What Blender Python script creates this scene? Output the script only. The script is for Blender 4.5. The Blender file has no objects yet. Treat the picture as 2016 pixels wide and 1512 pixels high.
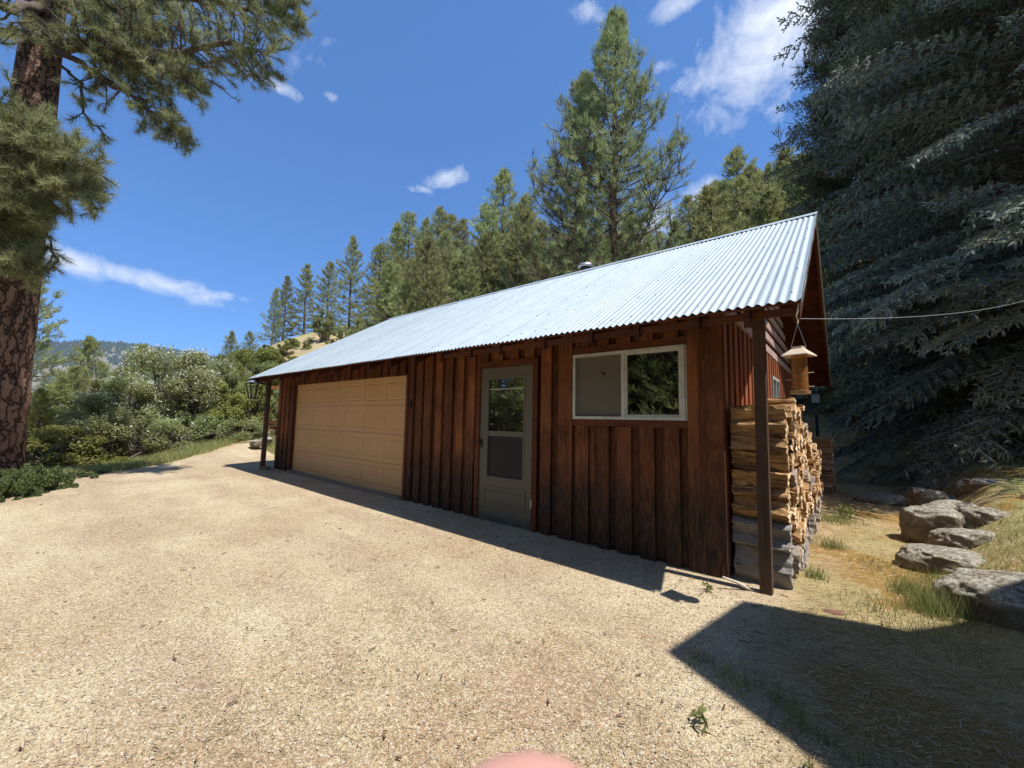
import bpy, bmesh, math, random
import numpy as np
from mathutils import Vector, Matrix
random.seed(7); RS = np.random.RandomState(11)
S = bpy.context.scene; COL = S.collection; PI = math.pi

# ------------------------------------------------------------------ camera
CAM = np.array([0.9, -4.15, 1.377]); YAW, PITCH, ROLL, F = -0.6905, 0.0905, 0.02, 796.0
def basis():
    fw = np.array([math.sin(YAW)*math.cos(PITCH), math.cos(YAW)*math.cos(PITCH), math.sin(PITCH)])
    rt = np.array([math.cos(YAW), -math.sin(YAW), 0.0]); up = np.cross(rt, fw)
    return fw, rt*math.cos(ROLL)+up*math.sin(ROLL), -rt*math.sin(ROLL)+up*math.cos(ROLL)
FW, RT, UP = basis()
def ray(x, y):
    d = FW+RT*(x-1008)/F+UP*(756-y)/F
    return d/np.linalg.norm(d)
def azel(x, y):
    d = ray(x, y); return math.degrees(math.atan2(d[0], d[1])), math.degrees(math.atan2(d[2], math.hypot(d[0], d[1])))
def at(x, y, dist):                      # world point seen at photo pixel x,y at horizontal distance dist
    d = ray(x, y); return CAM+d*dist/math.hypot(d[0], d[1])
def pol(az, r):                          # ground-plan point at compass azimuth az (deg) and distance r from the camera's spot
    a = math.radians(az); return CAM[0]+r*math.sin(a), CAM[1]+r*math.cos(a)
cd = bpy.data.cameras.new('camera'); cam = bpy.data.objects.new('camera', cd); COL.objects.link(cam)
cd.sensor_width = 36; cd.lens = 36*F/2016; cd.clip_start = 0.008; cd.clip_end = 9000
cam.matrix_world = Matrix(((RT[0], UP[0], -FW[0], CAM[0]), (RT[1], UP[1], -FW[1], CAM[1]), (RT[2], UP[2], -FW[2], CAM[2]), (0, 0, 0, 1)))
cd.dof.use_dof = True; cd.dof.focus_distance = 7.0; cd.dof.aperture_fstop = cd.lens/1.3
S.camera = cam

# ------------------------------------------------------------------ light
SUNV = Vector((1.07, 0.10, 2.28)).normalized()
sd = bpy.data.lights.new('sun', 'SUN'); sd.energy = 5.0; sd.angle = math.radians(0.53); sd.color = (1.0, 0.97, 0.94)
sun = bpy.data.objects.new('sun', sd); COL.objects.link(sun); sun.rotation_euler = SUNV.to_track_quat('Z', 'Y').to_euler(); sun.location = (5, 0, 30)
S.view_settings.view_transform = 'Standard'; S.view_settings.look = 'None'; S.view_settings.exposure = 0.46; S.view_settings.gamma = 1

class N:                                  # small node-tree helper
    def __init__(s, nt): s.nt = nt; nt.nodes.clear()
    def n(s, t, **k):
        o = s.nt.nodes.new(t)
        for a, v in k.items():
            if a == 'i':
                for q, w in v.items():
                    sock = o.inputs[q]
                    if hasattr(w, 'is_output') or isinstance(w, bpy.types.NodeSocket): s.nt.links.new(w, sock)
                    else: sock.default_value = w
            else: setattr(o, a, v)
        return o
    def m(s, op, a, b=0.0, c=0.0, clamp=False):
        o = s.nt.nodes.new('ShaderNodeMath'); o.operation = op; o.use_clamp = clamp
        for i, w in enumerate((a, b, c)):
            if isinstance(w, bpy.types.NodeSocket): s.nt.links.new(w, o.inputs[i])
            else: o.inputs[i].default_value = w
        return o.outputs[0]
    def mix(s, f, a, b, bt='MIX'):
        o = s.nt.nodes.new('ShaderNodeMix'); o.data_type = 'RGBA'; o.blend_type = bt
        for i, w in ((0, f), (6, a), (7, b)):
            if isinstance(w, bpy.types.NodeSocket): s.nt.links.new(w, o.inputs[i])
            else: o.inputs[i].default_value = (w if i == 0 else (*w, 1) if len(w) == 3 else w)
        return o.outputs[2]
    def ramp(s, f, lo, hi):               # linear map lo..hi -> 0..1 clamped
        o = s.nt.nodes.new('ShaderNodeMapRange'); s.nt.links.new(f, o.inputs[0])
        o.inputs[1].default_value = lo; o.inputs[2].default_value = hi; return o.outputs[0]
    def noise(s, vec, scale, detail=4, rough=.55, dist=0):
        return s.n('ShaderNodeTexNoise', i={'Vector': vec, 'Scale': scale, 'Detail': detail, 'Roughness': rough, 'Distortion': dist}).outputs[0]
    def scale(s, vec, sc):
        return s.n('ShaderNodeMapping', i={'Vector': vec, 'Scale': sc}).outputs[0]

# sky with clouds laid out by direction
w = bpy.data.worlds.new('World'); S.world = w; w.use_nodes = True
k = N(w.node_tree)
sky = k.n('ShaderNodeTexSky', sky_type='NISHITA', sun_disc=False, sun_elevation=math.asin(SUNV.z), sun_rotation=math.atan2(SUNV.x, SUNV.y), altitude=1300.0, air_density=1.0, dust_density=0.3, ozone_density=2.5)
hs = k.mix(1.0, sky.outputs[0], (0.84, 1.10, 1.42), 'MULTIPLY')
hs = k.mix(1.0, k.n('ShaderNodeGamma', i={'Color': hs, 'Gamma': 0.6}).outputs[0], (0.93, 1.46, 2.15), 'MULTIPLY')
tc = k.n('ShaderNodeTexCoord').outputs['Generated']
wn = k.noise(tc, 9.0, 8, .6, .7); wn2 = k.noise(tc, 34.0, 6, .65, .5)
tot = None; nb_ = np.array([.62, -.78, .75])     # unseen broken clouds added behind the camera to whiten the blue shade light
CL = [(1530, 60, 190, 85, -28, 1.3), (1420, 120, 95, 45, -25, .95), (1330, 10, 60, 25, -10, .9), (1590, 10, 120, 60, 0, 1.1), (1305, 135, 32, 15, 0, .75), (1345, 165, 34, 16, 0, .75),
      (170, 520, 150, 17, 13, 1.0), (290, 553, 170, 17, 14, 1.1), (420, 580, 70, 12, 8, .85), (80, 495, 60, 24, 10, .85),
      (892, 346, 44, 17, -14, .95), (828, 374, 20, 8, 0, .6), (1165, 18, 50, 24, 10, .75), (1085, 168, 30, 18, -30, .55), (545, 170, 46, 14, 8, .8), (632, 60, 36, 30, 20, .62), (650, 188, 14, 10, 0, .6),
      (1520, 225, 34, 20, -30, .65), (1395, 385, 50, 26, 0, 1.0), (1290, 440, 60, 30, 0, .85), (600, 120, 60, 60, 0, .35)]
for (px, py, a, b, rot, amp) in CL:
    d0 = ray(px, py); t = math.radians(rot)
    e1 = ray(px+20*math.cos(t), py+20*math.sin(t))-d0; e2 = ray(px-20*math.sin(t), py+20*math.cos(t))-d0
    la, lb = np.linalg.norm(e1)/20, np.linalg.norm(e2)/20; e1 /= np.linalg.norm(e1); e2 = e2/np.linalg.norm(e2)
    def dot(v, c=0.0):
        return k.n('ShaderNodeVectorMath', operation='DOT_PRODUCT', i={0: tc, 1: tuple(v)}).outputs['Value']
    q1 = k.m('DIVIDE', k.m('SUBTRACT', dot(e1), float(d0@e1)), la*a*1.15); q2 = k.m('DIVIDE', k.m('SUBTRACT', dot(e2), float(d0@e2)), lb*b*1.25)
    q = k.m('ADD', k.m('MULTIPLY', q1, q1), k.m('MULTIPLY', q2, q2))
    front = k.m('GREATER_THAN', dot(d0), 0.2)
    g = k.m('MULTIPLY', k.m('MULTIPLY', k.m('EXPONENT', k.m('MULTIPLY', q, -1.0)), amp), front)
    tot = g if tot is None else k.m('MAXIMUM', tot, g)
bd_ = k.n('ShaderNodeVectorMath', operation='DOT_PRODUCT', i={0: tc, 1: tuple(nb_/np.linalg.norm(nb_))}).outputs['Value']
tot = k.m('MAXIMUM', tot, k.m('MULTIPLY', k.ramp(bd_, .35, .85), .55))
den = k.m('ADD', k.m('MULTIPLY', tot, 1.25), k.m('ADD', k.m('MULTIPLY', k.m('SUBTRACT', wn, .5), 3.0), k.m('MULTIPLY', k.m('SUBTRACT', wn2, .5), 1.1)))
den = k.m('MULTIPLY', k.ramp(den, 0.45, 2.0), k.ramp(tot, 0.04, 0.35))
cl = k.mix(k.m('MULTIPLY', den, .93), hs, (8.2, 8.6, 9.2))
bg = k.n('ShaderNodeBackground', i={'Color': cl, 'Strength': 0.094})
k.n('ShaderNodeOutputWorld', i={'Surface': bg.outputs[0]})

# ------------------------------------------------------------------ noise + mesh helpers
def _h(ix, iy, iz, seed):
    n = (ix.astype(np.int64)*73856093) ^ (iy.astype(np.int64)*19349663) ^ (iz.astype(np.int64)*83492791) ^ (seed*2654435)
    n = (n ^ (n >> 13)) & 0x7fffffff; n = (n*(n*n*15731+789221)+1376312589) & 0x7fffffff
    return n/float(0x7fffffff)
def vn(x, y, z=0.0, seed=1):
    x, y, z = np.broadcast_arrays(np.asarray(x, float), np.asarray(y, float), np.asarray(z, float))
    ix, iy, iz = np.floor(x), np.floor(y), np.floor(z); fx, fy, fz = x-ix, y-iy, z-iz
    fx, fy, fz = fx*fx*(3-2*fx), fy*fy*(3-2*fy), fz*fz*(3-2*fz); r = 0
    for a in (0, 1):
        for b in (0, 1):
            for c in (0, 1):
                r = r+_h(ix+a, iy+b, iz+c, seed)*(fx if a else 1-fx)*(fy if b else 1-fy)*(fz if c else 1-fz)
    return r
def fbm(x, y, z=0.0, seed=1, o=4):
    r, a, t = 0, 1., 0
    for i in range(o): r = r+a*vn(x*2**i, y*2**i, np.asarray(z)*2**i, seed+i); t += a; a *= .5
    return r/t
def sstep(a, b, x): t = np.clip((x-a)/(b-a), 0, 1); return t*t*(3-2*t)
def nrm(v): return v/(np.linalg.norm(v, axis=-1, keepdims=True)+1e-9)

class MB:
    """collects vertices and faces (tris or quads as arrays) with one float attribute 'tone' per vertex"""
    def __init__(s): s.v = []; s.f = {3: [], 4: []}; s.t = []; s.mi = {3: [], 4: []}; s.n = 0
    def add(s, v, f, tone=.5, mi=0):
        v = np.asarray(v, float).reshape(-1, 3); f = np.asarray(f, int); s.v.append(v); kk = f.shape[1]
        s.f[kk].append(f+s.n); s.mi[kk].append(np.full(len(f), mi)); s.t.append(np.broadcast_to(np.asarray(tone, float), (len(v),))); s.n += len(v); return s
    def box(s, x0, x1, y0, y1, z0, z1, tone=.5, mi=0):
        v = [(x, y, z) for z in (z0, z1) for y in (y0, y1) for x in (x0, x1)]
        return s.add(v, [(0, 2, 3, 1), (4, 5, 7, 6), (0, 1, 5, 4), (2, 6, 7, 3), (0, 4, 6, 2), (1, 3, 7, 5)], tone, mi)
    def obox(s, A, B, up, wd, ht, tone=.5, mi=0):        # box from A to B; wd across, ht along up
        A, B = np.array(A, float), np.array(B, float); d = nrm(B-A); up = np.array(up, float); sd_ = nrm(np.cross(d, up)); up = np.cross(sd_, d)
        v = [P+sd_*a*wd/2+up*b*ht/2 for P in (A, B) for (a, b) in ((-1, -1), (1, -1), (1, 1), (-1, 1))]
        return s.add(v, [(3, 2, 1, 0), (4, 5, 6, 7), (0, 1, 5, 4), (1, 2, 6, 5), (2, 3, 7, 6), (3, 0, 4, 7)], tone, mi)
    def tubes(s, A, B, ra, rb, n=4, tone=.5, mi=0):      # many straight tapered segments at once
        A, B = np.asarray(A, float).reshape(-1, 3), np.asarray(B, float).reshape(-1, 3); m = len(A)
        if not m: return s
        ra, rb = np.broadcast_to(ra, (m,)), np.broadcast_to(rb, (m,)); d = nrm(B-A)
        h = np.where(np.abs(d[:, 2:3]) < .9, [[0, 0, 1.]], [[1., 0, 0]]); p = nrm(np.cross(d, h)); q = np.cross(d, p)
        an = np.arange(n)*2*PI/n; c, sn = np.cos(an), np.sin(an)
        ring = p[:, None]*c[None, :, None]+q[:, None]*sn[None, :, None]
        v = np.concatenate([A[:, None]+ring*ra[:, None, None], B[:, None]+ring*rb[:, None, None]], 1)
        i = np.arange(n); j = (i+1) % n; f = np.stack([i, j, j+n, i+n], 1)
        f = (f[None]+(np.arange(m)*2*n)[:, None, None]).reshape(-1, 4)
        t = np.repeat(np.broadcast_to(tone, (m,)), 2*n); return s.add(v, f, t, mi)
    def path(s, P, R, n=6, tone=.5, mi=0, cap=True):     # one smooth tube through points
        P = np.asarray(P, float); m = len(P); R = np.broadcast_to(R, (m,)); d = nrm(np.gradient(P, axis=0))
        h = np.array([0, 0, 1.]) if abs(d[0][2]) < .9 else np.array([1., 0, 0]); p = nrm(np.cross(d[0], h)); V = []
        for i in range(m):
            p = nrm(p-d[i]*(p@d[i])); q = np.cross(d[i], p)
            for a in range(n): V.append(P[i]+R[i]*(p*math.cos(2*PI*a/n)+q*math.sin(2*PI*a/n)))
        f = [(i*n+a, i*n+(a+1) % n, (i+1)*n+(a+1) % n, (i+1)*n+a) for i in range(m-1) for a in range(n)]
        s.add(V, f, tone, mi)
        if cap:
            for b in (0, m-1): s.add(np.array(V[b*n:b*n+n]+[P[b]]), [(a, (a+1) % n, n) if b else ((a+1) % n, a, n) for a in range(n)], tone, mi)
        return s
    def lathe(s, c, prof, n=16, tone=.5, mi=0):
        V = [(c[0]+r*math.cos(2*PI*a/n), c[1]+r*math.sin(2*PI*a/n), c[2]+z) for r, z in prof for a in range(n)]
        return s.add(V, [(i*n+a, i*n+(a+1) % n, (i+1)*n+(a+1) % n, (i+1)*n+a) for i in range(len(prof)-1) for a in range(n)], tone, mi)
    def blades(s, P, D, L, W, tone=.5, mi=0):            # thin triangles: base P, direction D, length L, width W
        P, D = np.asarray(P, float), nrm(np.asarray(D, float)); m = len(P)
        r = nrm(np.cross(D, nrm(RS.normal(size=(m, 3))))); L = np.broadcast_to(L, (m,))[:, None]; W = np.broadcast_to(W, (m,))[:, None]
        v = np.stack([P-r*W/2, P+r*W/2, P+D*L], 1); f = np.arange(m*3).reshape(-1, 3)
        return s.add(v, f, np.repeat(np.broadcast_to(tone, (m,)), 3), mi)
    def leaves(s, P, Nn, sz, tone=.5, mi=0, asp=.6):     # rhombic leaves centred at P with normal-ish Nn
        P = np.asarray(P, float); m = len(P); Nn = nrm(np.asarray(Nn, float)); a = nrm(np.cross(Nn, nrm(RS.normal(size=(m, 3))))); b = np.cross(Nn, a)
        sz = np.broadcast_to(sz, (m,))[:, None]
        v = np.stack([P-a*sz/2, P+b*sz*asp/2, P+a*sz/2, P-b*sz*asp/2], 1)
        return s.add(v, np.arange(m*4).reshape(-1, 4), np.repeat(np.broadcast_to(tone, (m,)), 4), mi)
    def mesh(s, name, mats, smooth=False):
        me = bpy.data.meshes.new(name); v = np.concatenate(s.v); f3 = np.concatenate(s.f[3]) if s.f[3] else np.zeros((0, 3), int); f4 = np.concatenate(s.f[4]) if s.f[4] else np.zeros((0, 4), int)
        me.vertices.add(len(v)); me.vertices.foreach_set('co', v.ravel()); me.loops.add(f3.size+f4.size); me.loops.foreach_set('vertex_index', np.concatenate([f3.ravel(), f4.ravel()]))
        n3, n4 = len(f3), len(f4); me.polygons.add(n3+n4)
        me.polygons.foreach_set('loop_start', np.concatenate([np.arange(n3)*3, n3*3+np.arange(n4)*4]).astype(np.int32))
        me.polygons.foreach_set('loop_total', np.concatenate([np.full(n3, 3), np.full(n4, 4)]).astype(np.int32))
        mi = np.concatenate((s.mi[3] or [np.zeros(0, int)])+(s.mi[4] or [np.zeros(0, int)])); me.polygons.foreach_set('material_index', mi.astype(np.int32))
        me.polygons.foreach_set('use_smooth', np.full(n3+n4, bool(smooth)))
        at_ = me.attributes.new('tone', 'FLOAT', 'POINT'); at_.data.foreach_set('value', np.concatenate(s.t).astype(np.float32))
        me.update(calc_edges=True)
        for m in (mats if isinstance(mats, (list, tuple)) else [mats]): me.materials.append(m)
        return me
    def build(s, name, mats, parent=None, smooth=False, **tags):
        return link(name, s.mesh(name, mats, smooth), parent, **tags)
def link(name, me, parent=None, **tags):
    o = bpy.data.objects.new(name, me); COL.objects.link(o)
    if parent: o.parent = parent
    tag(o, **tags); return o
def tag(o, label=None, cat=None, group=None, kind=None):
    if label: o['label'] = label
    if cat: o['category'] = cat
    if group: o['group'] = group
    if kind: o['kind'] = kind
    return o
def thing(name, loc=(0, 0, 0), rz=0, **t):
    o = bpy.data.objects.new(name, None); COL.objects.link(o); o.location = tuple(float(q) for q in loc); o.rotation_euler = (0, 0, rz); o.empty_display_size = .2; return tag(o, **t)
def copy_tree(o, parent=None):
    c = o.copy(); COL.objects.link(c); c.parent = parent
    for ch in [q for q in bpy.data.objects if q.parent == o]: copy_tree(ch, c)
    return c

# ------------------------------------------------------------------ materials
def mat(name, fn):
    m = bpy.data.materials.new(name); m.use_nodes = True; q = N(m.node_tree); out = fn(q); q.n('ShaderNodeOutputMaterial', i={'Surface': out}); return m
def pr(q, col, rough=.8, spec=.3, metal=0.0, bump=None, bs=.3, bd=.01, **ex):
    i = {'Base Color': col if isinstance(col, bpy.types.NodeSocket) else (*col, 1), 'Roughness': rough, 'Specular IOR Level': spec, 'Metallic': metal}; i.update(ex)
    if bump is not None: i['Normal'] = q.n('ShaderNodeBump', i={'Height': bump, 'Strength': bs, 'Distance': bd}).outputs[0]
    return q.n('ShaderNodeBsdfPrincipled', i=i).outputs[0]
def obj_co(q): return q.n('ShaderNodeTexCoord').outputs['Object']
def tone(q): return q.n('ShaderNodeAttribute', attribute_name='tone').outputs['Fac']
def rnd(q): return q.n('ShaderNodeObjectInfo').outputs['Random']

def wood_fn(axis, c1, c2, dark, weather=None, tv=.9, grey=(.12, .105, .09)):
    sc = {'x': (1.3, 16, 16), 'y': (16, 1.3, 16), 'z': (16, 16, .7)}[axis]
    def fn(q):
        co = obj_co(q); t = tone(q)
        off = q.n('ShaderNodeCombineXYZ', i={0: q.m('MULTIPLY', t, 37.0), 1: q.m('MULTIPLY', t, 91.0), 2: q.m('MULTIPLY', t, 53.0)}).outputs[0]
        v = q.n('ShaderNodeVectorMath', operation='ADD', i={0: co, 1: off}).outputs[0]
        g = q.noise(q.scale(v, sc), 2.0, 7, .65, .6); g2 = q.noise(v, 1.6, 4, .6); g3 = q.noise(q.scale(v, tuple(a*3 for a in sc)), 3.0, 4, .7)
        c = q.mix(q.ramp(g2, .3, .72), c1, c2); c = q.mix(q.m('MULTIPLY', q.ramp(g, .50, .30), .8), c, dark)
        c = q.mix(q.m('MULTIPLY', q.ramp(t, 0, 1), tv), c, tuple(a*.32 for a in c1))
        vo = q.n('ShaderNodeTexVoronoi', i={'Vector': q.scale(v, tuple(a*.28 if a > 2 else a*.75 for a in sc)), 'Scale': 1.35}).outputs[0]
        c = q.mix(q.ramp(vo, .13, .04), c, tuple(a*.35 for a in dark))
        if weather:
            z = q.n('ShaderNodeSeparateXYZ', i={0: co}).outputs[2]
            h = q.m('ADD', z, q.m('ADD', q.m('MULTIPLY', q.m('SUBTRACT', q.noise(q.scale(v, (7, 7, 1.4)), 1.5, 5, .6), .5), .75), q.m('MULTIPLY', t, .12)))
            c = q.mix(q.m('MULTIPLY', q.ramp(h, weather[1], weather[0]), .98), c, q.mix(g3, tuple(a*.5 for a in grey), tuple(a*1.35 for a in grey)))
        c = q.mix(q.m('MULTIPLY', q.ramp(g3, .45, .7), .3), c, tuple(min(1, a*1.7) for a in c2))
        hgt = q.m('ADD', q.m('MULTIPLY', g, .7), q.m('MULTIPLY', g3, .5))
        return pr(q, c, .72, .22, bump=hgt, bs=.6, bd=.006)
    return fn
M = {}
M['siding'] = mat('siding', wood_fn('z', (.072, .022, .011), (.33, .118, .042), (.015, .006, .004), weather=(.58, 1.02), tv=.85, grey=(.019, .0175, .0165)))
M['siding_gable'] = mat('siding_gable', wood_fn('z', (.26, .08, .035), (.40, .14, .06), (.10, .03, .015), weather=(.1, .6), tv=.55))
M['slat'] = mat('slat', wood_fn('y', (.52, .33, .28), (.62, .43, .37), (.30, .17, .13), tv=.4))
M['timber'] = mat('timber', wood_fn('x', (.085, .027, .013), (.17, .055, .022), (.03, .01, .006), tv=.6))
M['rafter'] = mat('rafter', wood_fn('y', (.055, .018, .010), (.12, .040, .018), (.022, .009, .006), tv=.6))
M['sheath'] = mat('sheath', wood_fn('x', (.085, .022, .013), (.15, .038, .020), (.03, .01, .006), tv=.75))
M['post'] = mat('post', wood_fn('z', (.075, .045, .030), (.125, .075, .048), (.03, .018, .012), tv=.3))
M['interior'] = mat('interior', lambda q: pr(q, (.10, .08, .06), .9))
def roof_fn(q):
    co = obj_co(q); n1 = q.noise(q.scale(co, (3, .8, .8)), 3, 5, .6); n2 = q.noise(co, 90, 3, .6); n3 = q.noise(q.scale(co, (14.8, .35, .35)), 1.0, 3)
    sh_ = q.m('FLOOR', q.m('DIVIDE', q.m('ADD', q.n('ShaderNodeSeparateXYZ', i={0: co}).outputs[0], 10.42), .677)); shv = q.n('ShaderNodeTexWhiteNoise', noise_dimensions='1D', i={'W': sh_}).outputs[0]
    fx = q.m('FRACT', q.m('DIVIDE', q.m('ADD', q.n('ShaderNodeSeparateXYZ', i={0: co}).outputs[0], 10.42), .677))
    c = q.mix(q.ramp(n1, .3, .7), (.31, .375, .39), (.41, .465, .475)); c = q.mix(q.m('MULTIPLY', shv, .30), c, (.47, .50, .50)); c = q.mix(q.m('MULTIPLY', q.ramp(fx, .03, .0), .6), c, (.13, .16, .18))
    c = q.mix(q.m('MULTIPLY', q.ramp(q.noise(q.scale(co, (30, 4, 4)), 1.2, 5, .7), .66, .78), .35), c, (.30, .22, .15)); c = q.mix(q.m('MULTIPLY', q.ramp(n2, .5, .75), .35), c, (.33, .40, .45)); c = q.mix(q.m('MULTIPLY', q.ramp(n3, .55, .72), .5), c, (.28, .34, .39))
    return pr(q, c, q.ramp(n2, -0.6, 1.6), .5, .25, bump=n1, bs=.15, bd=.01)
M['roof'] = mat('roof', roof_fn)
M['nail'] = mat('nail', lambda q: pr(q, (.05, .06, .07), .5))
M['garage'] = mat('garage', lambda q: pr(q, q.mix(q.ramp(q.noise(obj_co(q), 1.3, 4), .3, .75), (.52, .305, .135), (.57, .345, .16)), .55, .35, bump=q.noise(q.scale(obj_co(q), (2, 2, 20)), 8, 3), bs=.08, bd=.003))
def doorp(q):
    co = obj_co(q); z = q.n('ShaderNodeSeparateXYZ', i={0: co}).outputs[2]; n = q.noise(co, 9, 5, .6)
    d = q.m('MULTIPLY', q.ramp(q.m('ADD', z, q.m('MULTIPLY', n, .3)), .32, .17), .7)
    return pr(q, q.mix(d, (.125, .112, .086), (.045, .038, .030)), .5, .35)
M['door'] = mat('door', doorp)
M['white'] = mat('white', lambda q: pr(q, q.mix(q.ramp(q.noise(obj_co(q), 12, 4), .4, .7), (.56, .57, .53), (.42, .42, .38)), .4, .4))
M['curtain'] = mat('curtain', lambda q: pr(q, q.mix(q.noise(q.scale(obj_co(q), (20, 20, 1)), 3, 3), (.125, .108, .088), (.16, .14, .115)), .9))
M['black'] = mat('black', lambda q: pr(q, (.02, .018, .016), .5))
M['screen'] = mat('screen', lambda q: pr(q, (.022, .022, .024), .6, .3))
def glassf(q):
    fr = q.n('ShaderNodeLayerWeight', i={'Blend': .30}).outputs['Fresnel']
    return q.n('ShaderNodeMixShader', i={0: q.m('ADD', q.m('MULTIPLY', fr, .9), .10), 1: q.n('ShaderNodeBsdfTransparent', i={'Color': (.72, .76, .73, 1)}).outputs[0], 2: q.n('ShaderNodeBsdfGlossy', i={'Roughness': .012, 'Color': (.9, .92, .92, 1)}).outputs[0]}).outputs[0]
M['glass'] = mat('glass', glassf)
M['concrete'] = mat('concrete', lambda q: pr(q, q.mix(q.noise(obj_co(q), 14, 6, .7), (.14, .11, .085), (.34, .29, .235)), .9, .2, bump=q.noise(obj_co(q), 60, 5), bs=.4))
M['steel'] = mat('steel', lambda q: pr(q, (.55, .55, .55), .4, .5, .8))

def foliage(name, ca, cb, cc=None, tr=.3, scale=.6, rough=.6, spec=.25):
    def fn(q):
        t = tone(q); n = q.noise(obj_co(q), scale, 3, .6); r = rnd(q)
        c = q.mix(t, ca, cb); c = q.mix(q.m('MULTIPLY', q.ramp(n, .4, .7), .55), c, cc or tuple(a*.6 for a in ca))
        hsv = q.n('ShaderNodeHueSaturation', i={'Hue': q.m('ADD', q.m('MULTIPLY', q.m('SUBTRACT', r, .5), .035), .5), 'Value': q.m('ADD', q.m('MULTIPLY', r, .40), .80), 'Color': c}).outputs[0]
        p = pr(q, hsv, rough, spec); tl = q.n('ShaderNodeBsdfTranslucent', i={'Color': hsv}).outputs[0]
        return q.n('ShaderNodeMixShader', i={0: tr, 1: p, 2: tl}).outputs[0]
    return mat(name, fn)
M['needle_near'] = foliage('needle_near', (.105, .13, .05), (.60, .64, .32), (.21, .24, .105), .4, 1.2)
M['needle_pine'] = foliage('needle_pine', (.14, .175, .07), (.50, .53, .235), (.24, .28, .13), .42, .35)
M['needle_hill'] = foliage('needle_hill', (.15, .18, .065), (.52, .54, .22), (.33, .33, .13), .42, .2)
M['needle_blue'] = foliage('needle_blue', (.046, .064, .043), (.52, .545, .40), (.11, .135, .085), .27, .5, .65, .15)
M['leaf_green'] = foliage('leaf_green', (.13, .15, .05), (.33, .34, .13), (.19, .20, .07), .4, .5)
M['leaf_dark'] = foliage('leaf_dark', (.17, .20, .08), (.45, .48, .20), (.27, .30, .13), .45, .5)
M['leaf_yellow'] = foliage('leaf_yellow', (.17, .19, .045), (.36, .36, .10), (.20, .20, .06), .45, .5)
M['leaf_deep'] = foliage('leaf_deep', (.045, .07, .02), (.16, .20, .07), (.08, .11, .03), .3, .5)
M['blossom'] = mat('blossom', lambda q: pr(q, q.mix(tone(q), (.42, .45, .31), (.68, .69, .55)), .7))
M['stem'] = mat('stem', lambda q: pr(q, q.mix(tone(q), (.09, .07, .06), (.22, .18, .15)), .9))
M['grass'] = foliage('grass', (.09, .135, .03), (.44, .43, .18), (.25, .25, .09), .4, 2)
M['straw'] = mat('straw', lambda q: pr(q, q.mix(tone(q), (.25, .15, .075), (.66, .53, .32)), .8))
M['litter'] = mat('litter', lambda q: pr(q, q.mix(tone(q), (.08, .045, .025), (.36, .22, .12)), .9))
def barkf(q):
    co = obj_co(q); n0 = q.noise(co, 3.5, 4, .6)
    wv = q.n('ShaderNodeVectorMath', operation='ADD', i={0: q.scale(co, (6.2, 6.2, 1.5)), 1: q.n('ShaderNodeVectorMath', operation='SCALE', i={0: q.n('ShaderNodeTexNoise', i={'Vector': co, 'Scale': 7.0, 'Detail': 4.0}).outputs[1], 'Scale': 1.1}).outputs[0]}).outputs[0]
    vo = q.n('ShaderNodeTexVoronoi', feature='DISTANCE_TO_EDGE', i={'Vector': wv, 'Scale': 1.35}).outputs[0]
    fl = q.noise(q.scale(co, (30, 30, 12)), 2, 5, .65)
    edge = q.ramp(q.m('ADD', vo, q.m('MULTIPLY', q.m('SUBTRACT', fl, .5), .22)), -.01, .13)
    vc = q.n('ShaderNodeSeparateColor', i={0: q.n('ShaderNodeTexVoronoi', i={'Vector': wv, 'Scale': 1.35}).outputs['Color']}).outputs[0]; c = q.mix(q.m('ADD', q.m('MULTIPLY', q.ramp(n0, .35, .65), .4), q.m('MULTIPLY', vc, .6)), (.125, .055, .030), (.27, .16, .105)); c = q.mix(q.m('MULTIPLY', q.ramp(fl, .42, .66), .7), c, (.31, .225, .175)); c = q.mix(edge, (.045, .024, .017), c)
    return pr(q, c, .9, .15, bump=q.m('ADD', edge, q.m('MULTIPLY', fl, .45)), bs=1.0, bd=.035)
M['bark'] = mat('bark', barkf)
M['limb'] = mat('limb', lambda q: pr(q, q.mix(q.noise(obj_co(q), 6, 4), (.06, .042, .032), (.19, .14, .11)), .9))
def rockf(q):
    co = obj_co(q); n = q.noise(co, 5, 7, .65); n2 = q.noise(co, 34, 6, .72); n3 = q.noise(co, 2.2, 4, .6)
    up = q.n('ShaderNodeSeparateXYZ', i={0: q.n('ShaderNodeNewGeometry').outputs['Normal']}).outputs[2]
    c = q.mix(q.ramp(n, .3, .7), (.115, .085, .058), (.30, .255, .19)); lich = q.m('MULTIPLY', q.ramp(n2, .46, .58), q.ramp(q.m('ADD', up, q.m('MULTIPLY', n3, 1.0)), .75, 1.2))
    c = q.mix(q.m('MULTIPLY', lich, .85), c, q.mix(q.ramp(n, .35, .65), (.30, .29, .20), (.66, .65, .54))); c = q.mix(q.m('MULTIPLY', q.ramp(n3, .6, .7), q.ramp(n2, .5, .6)), c, (.16, .17, .06)); c = q.mix(q.ramp(n2, .40, .30), c, (.05, .035, .028))
    return pr(q, c, .92, .15, bump=q.m('ADD', n, q.m('MULTIPLY', n2, .6)), bs=1.0, bd=.04)
M['rock'] = mat('rock', rockf)
M['stone'] = mat('stone', lambda q: pr(q, q.mix(q.noise(obj_co(q), 40, 3), q.mix(tone(q), (.24, .17, .10), (.62, .54, .38)), q.mix(tone(q), (.20, .135, .085), (.56, .47, .33))), .9, .2))
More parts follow.
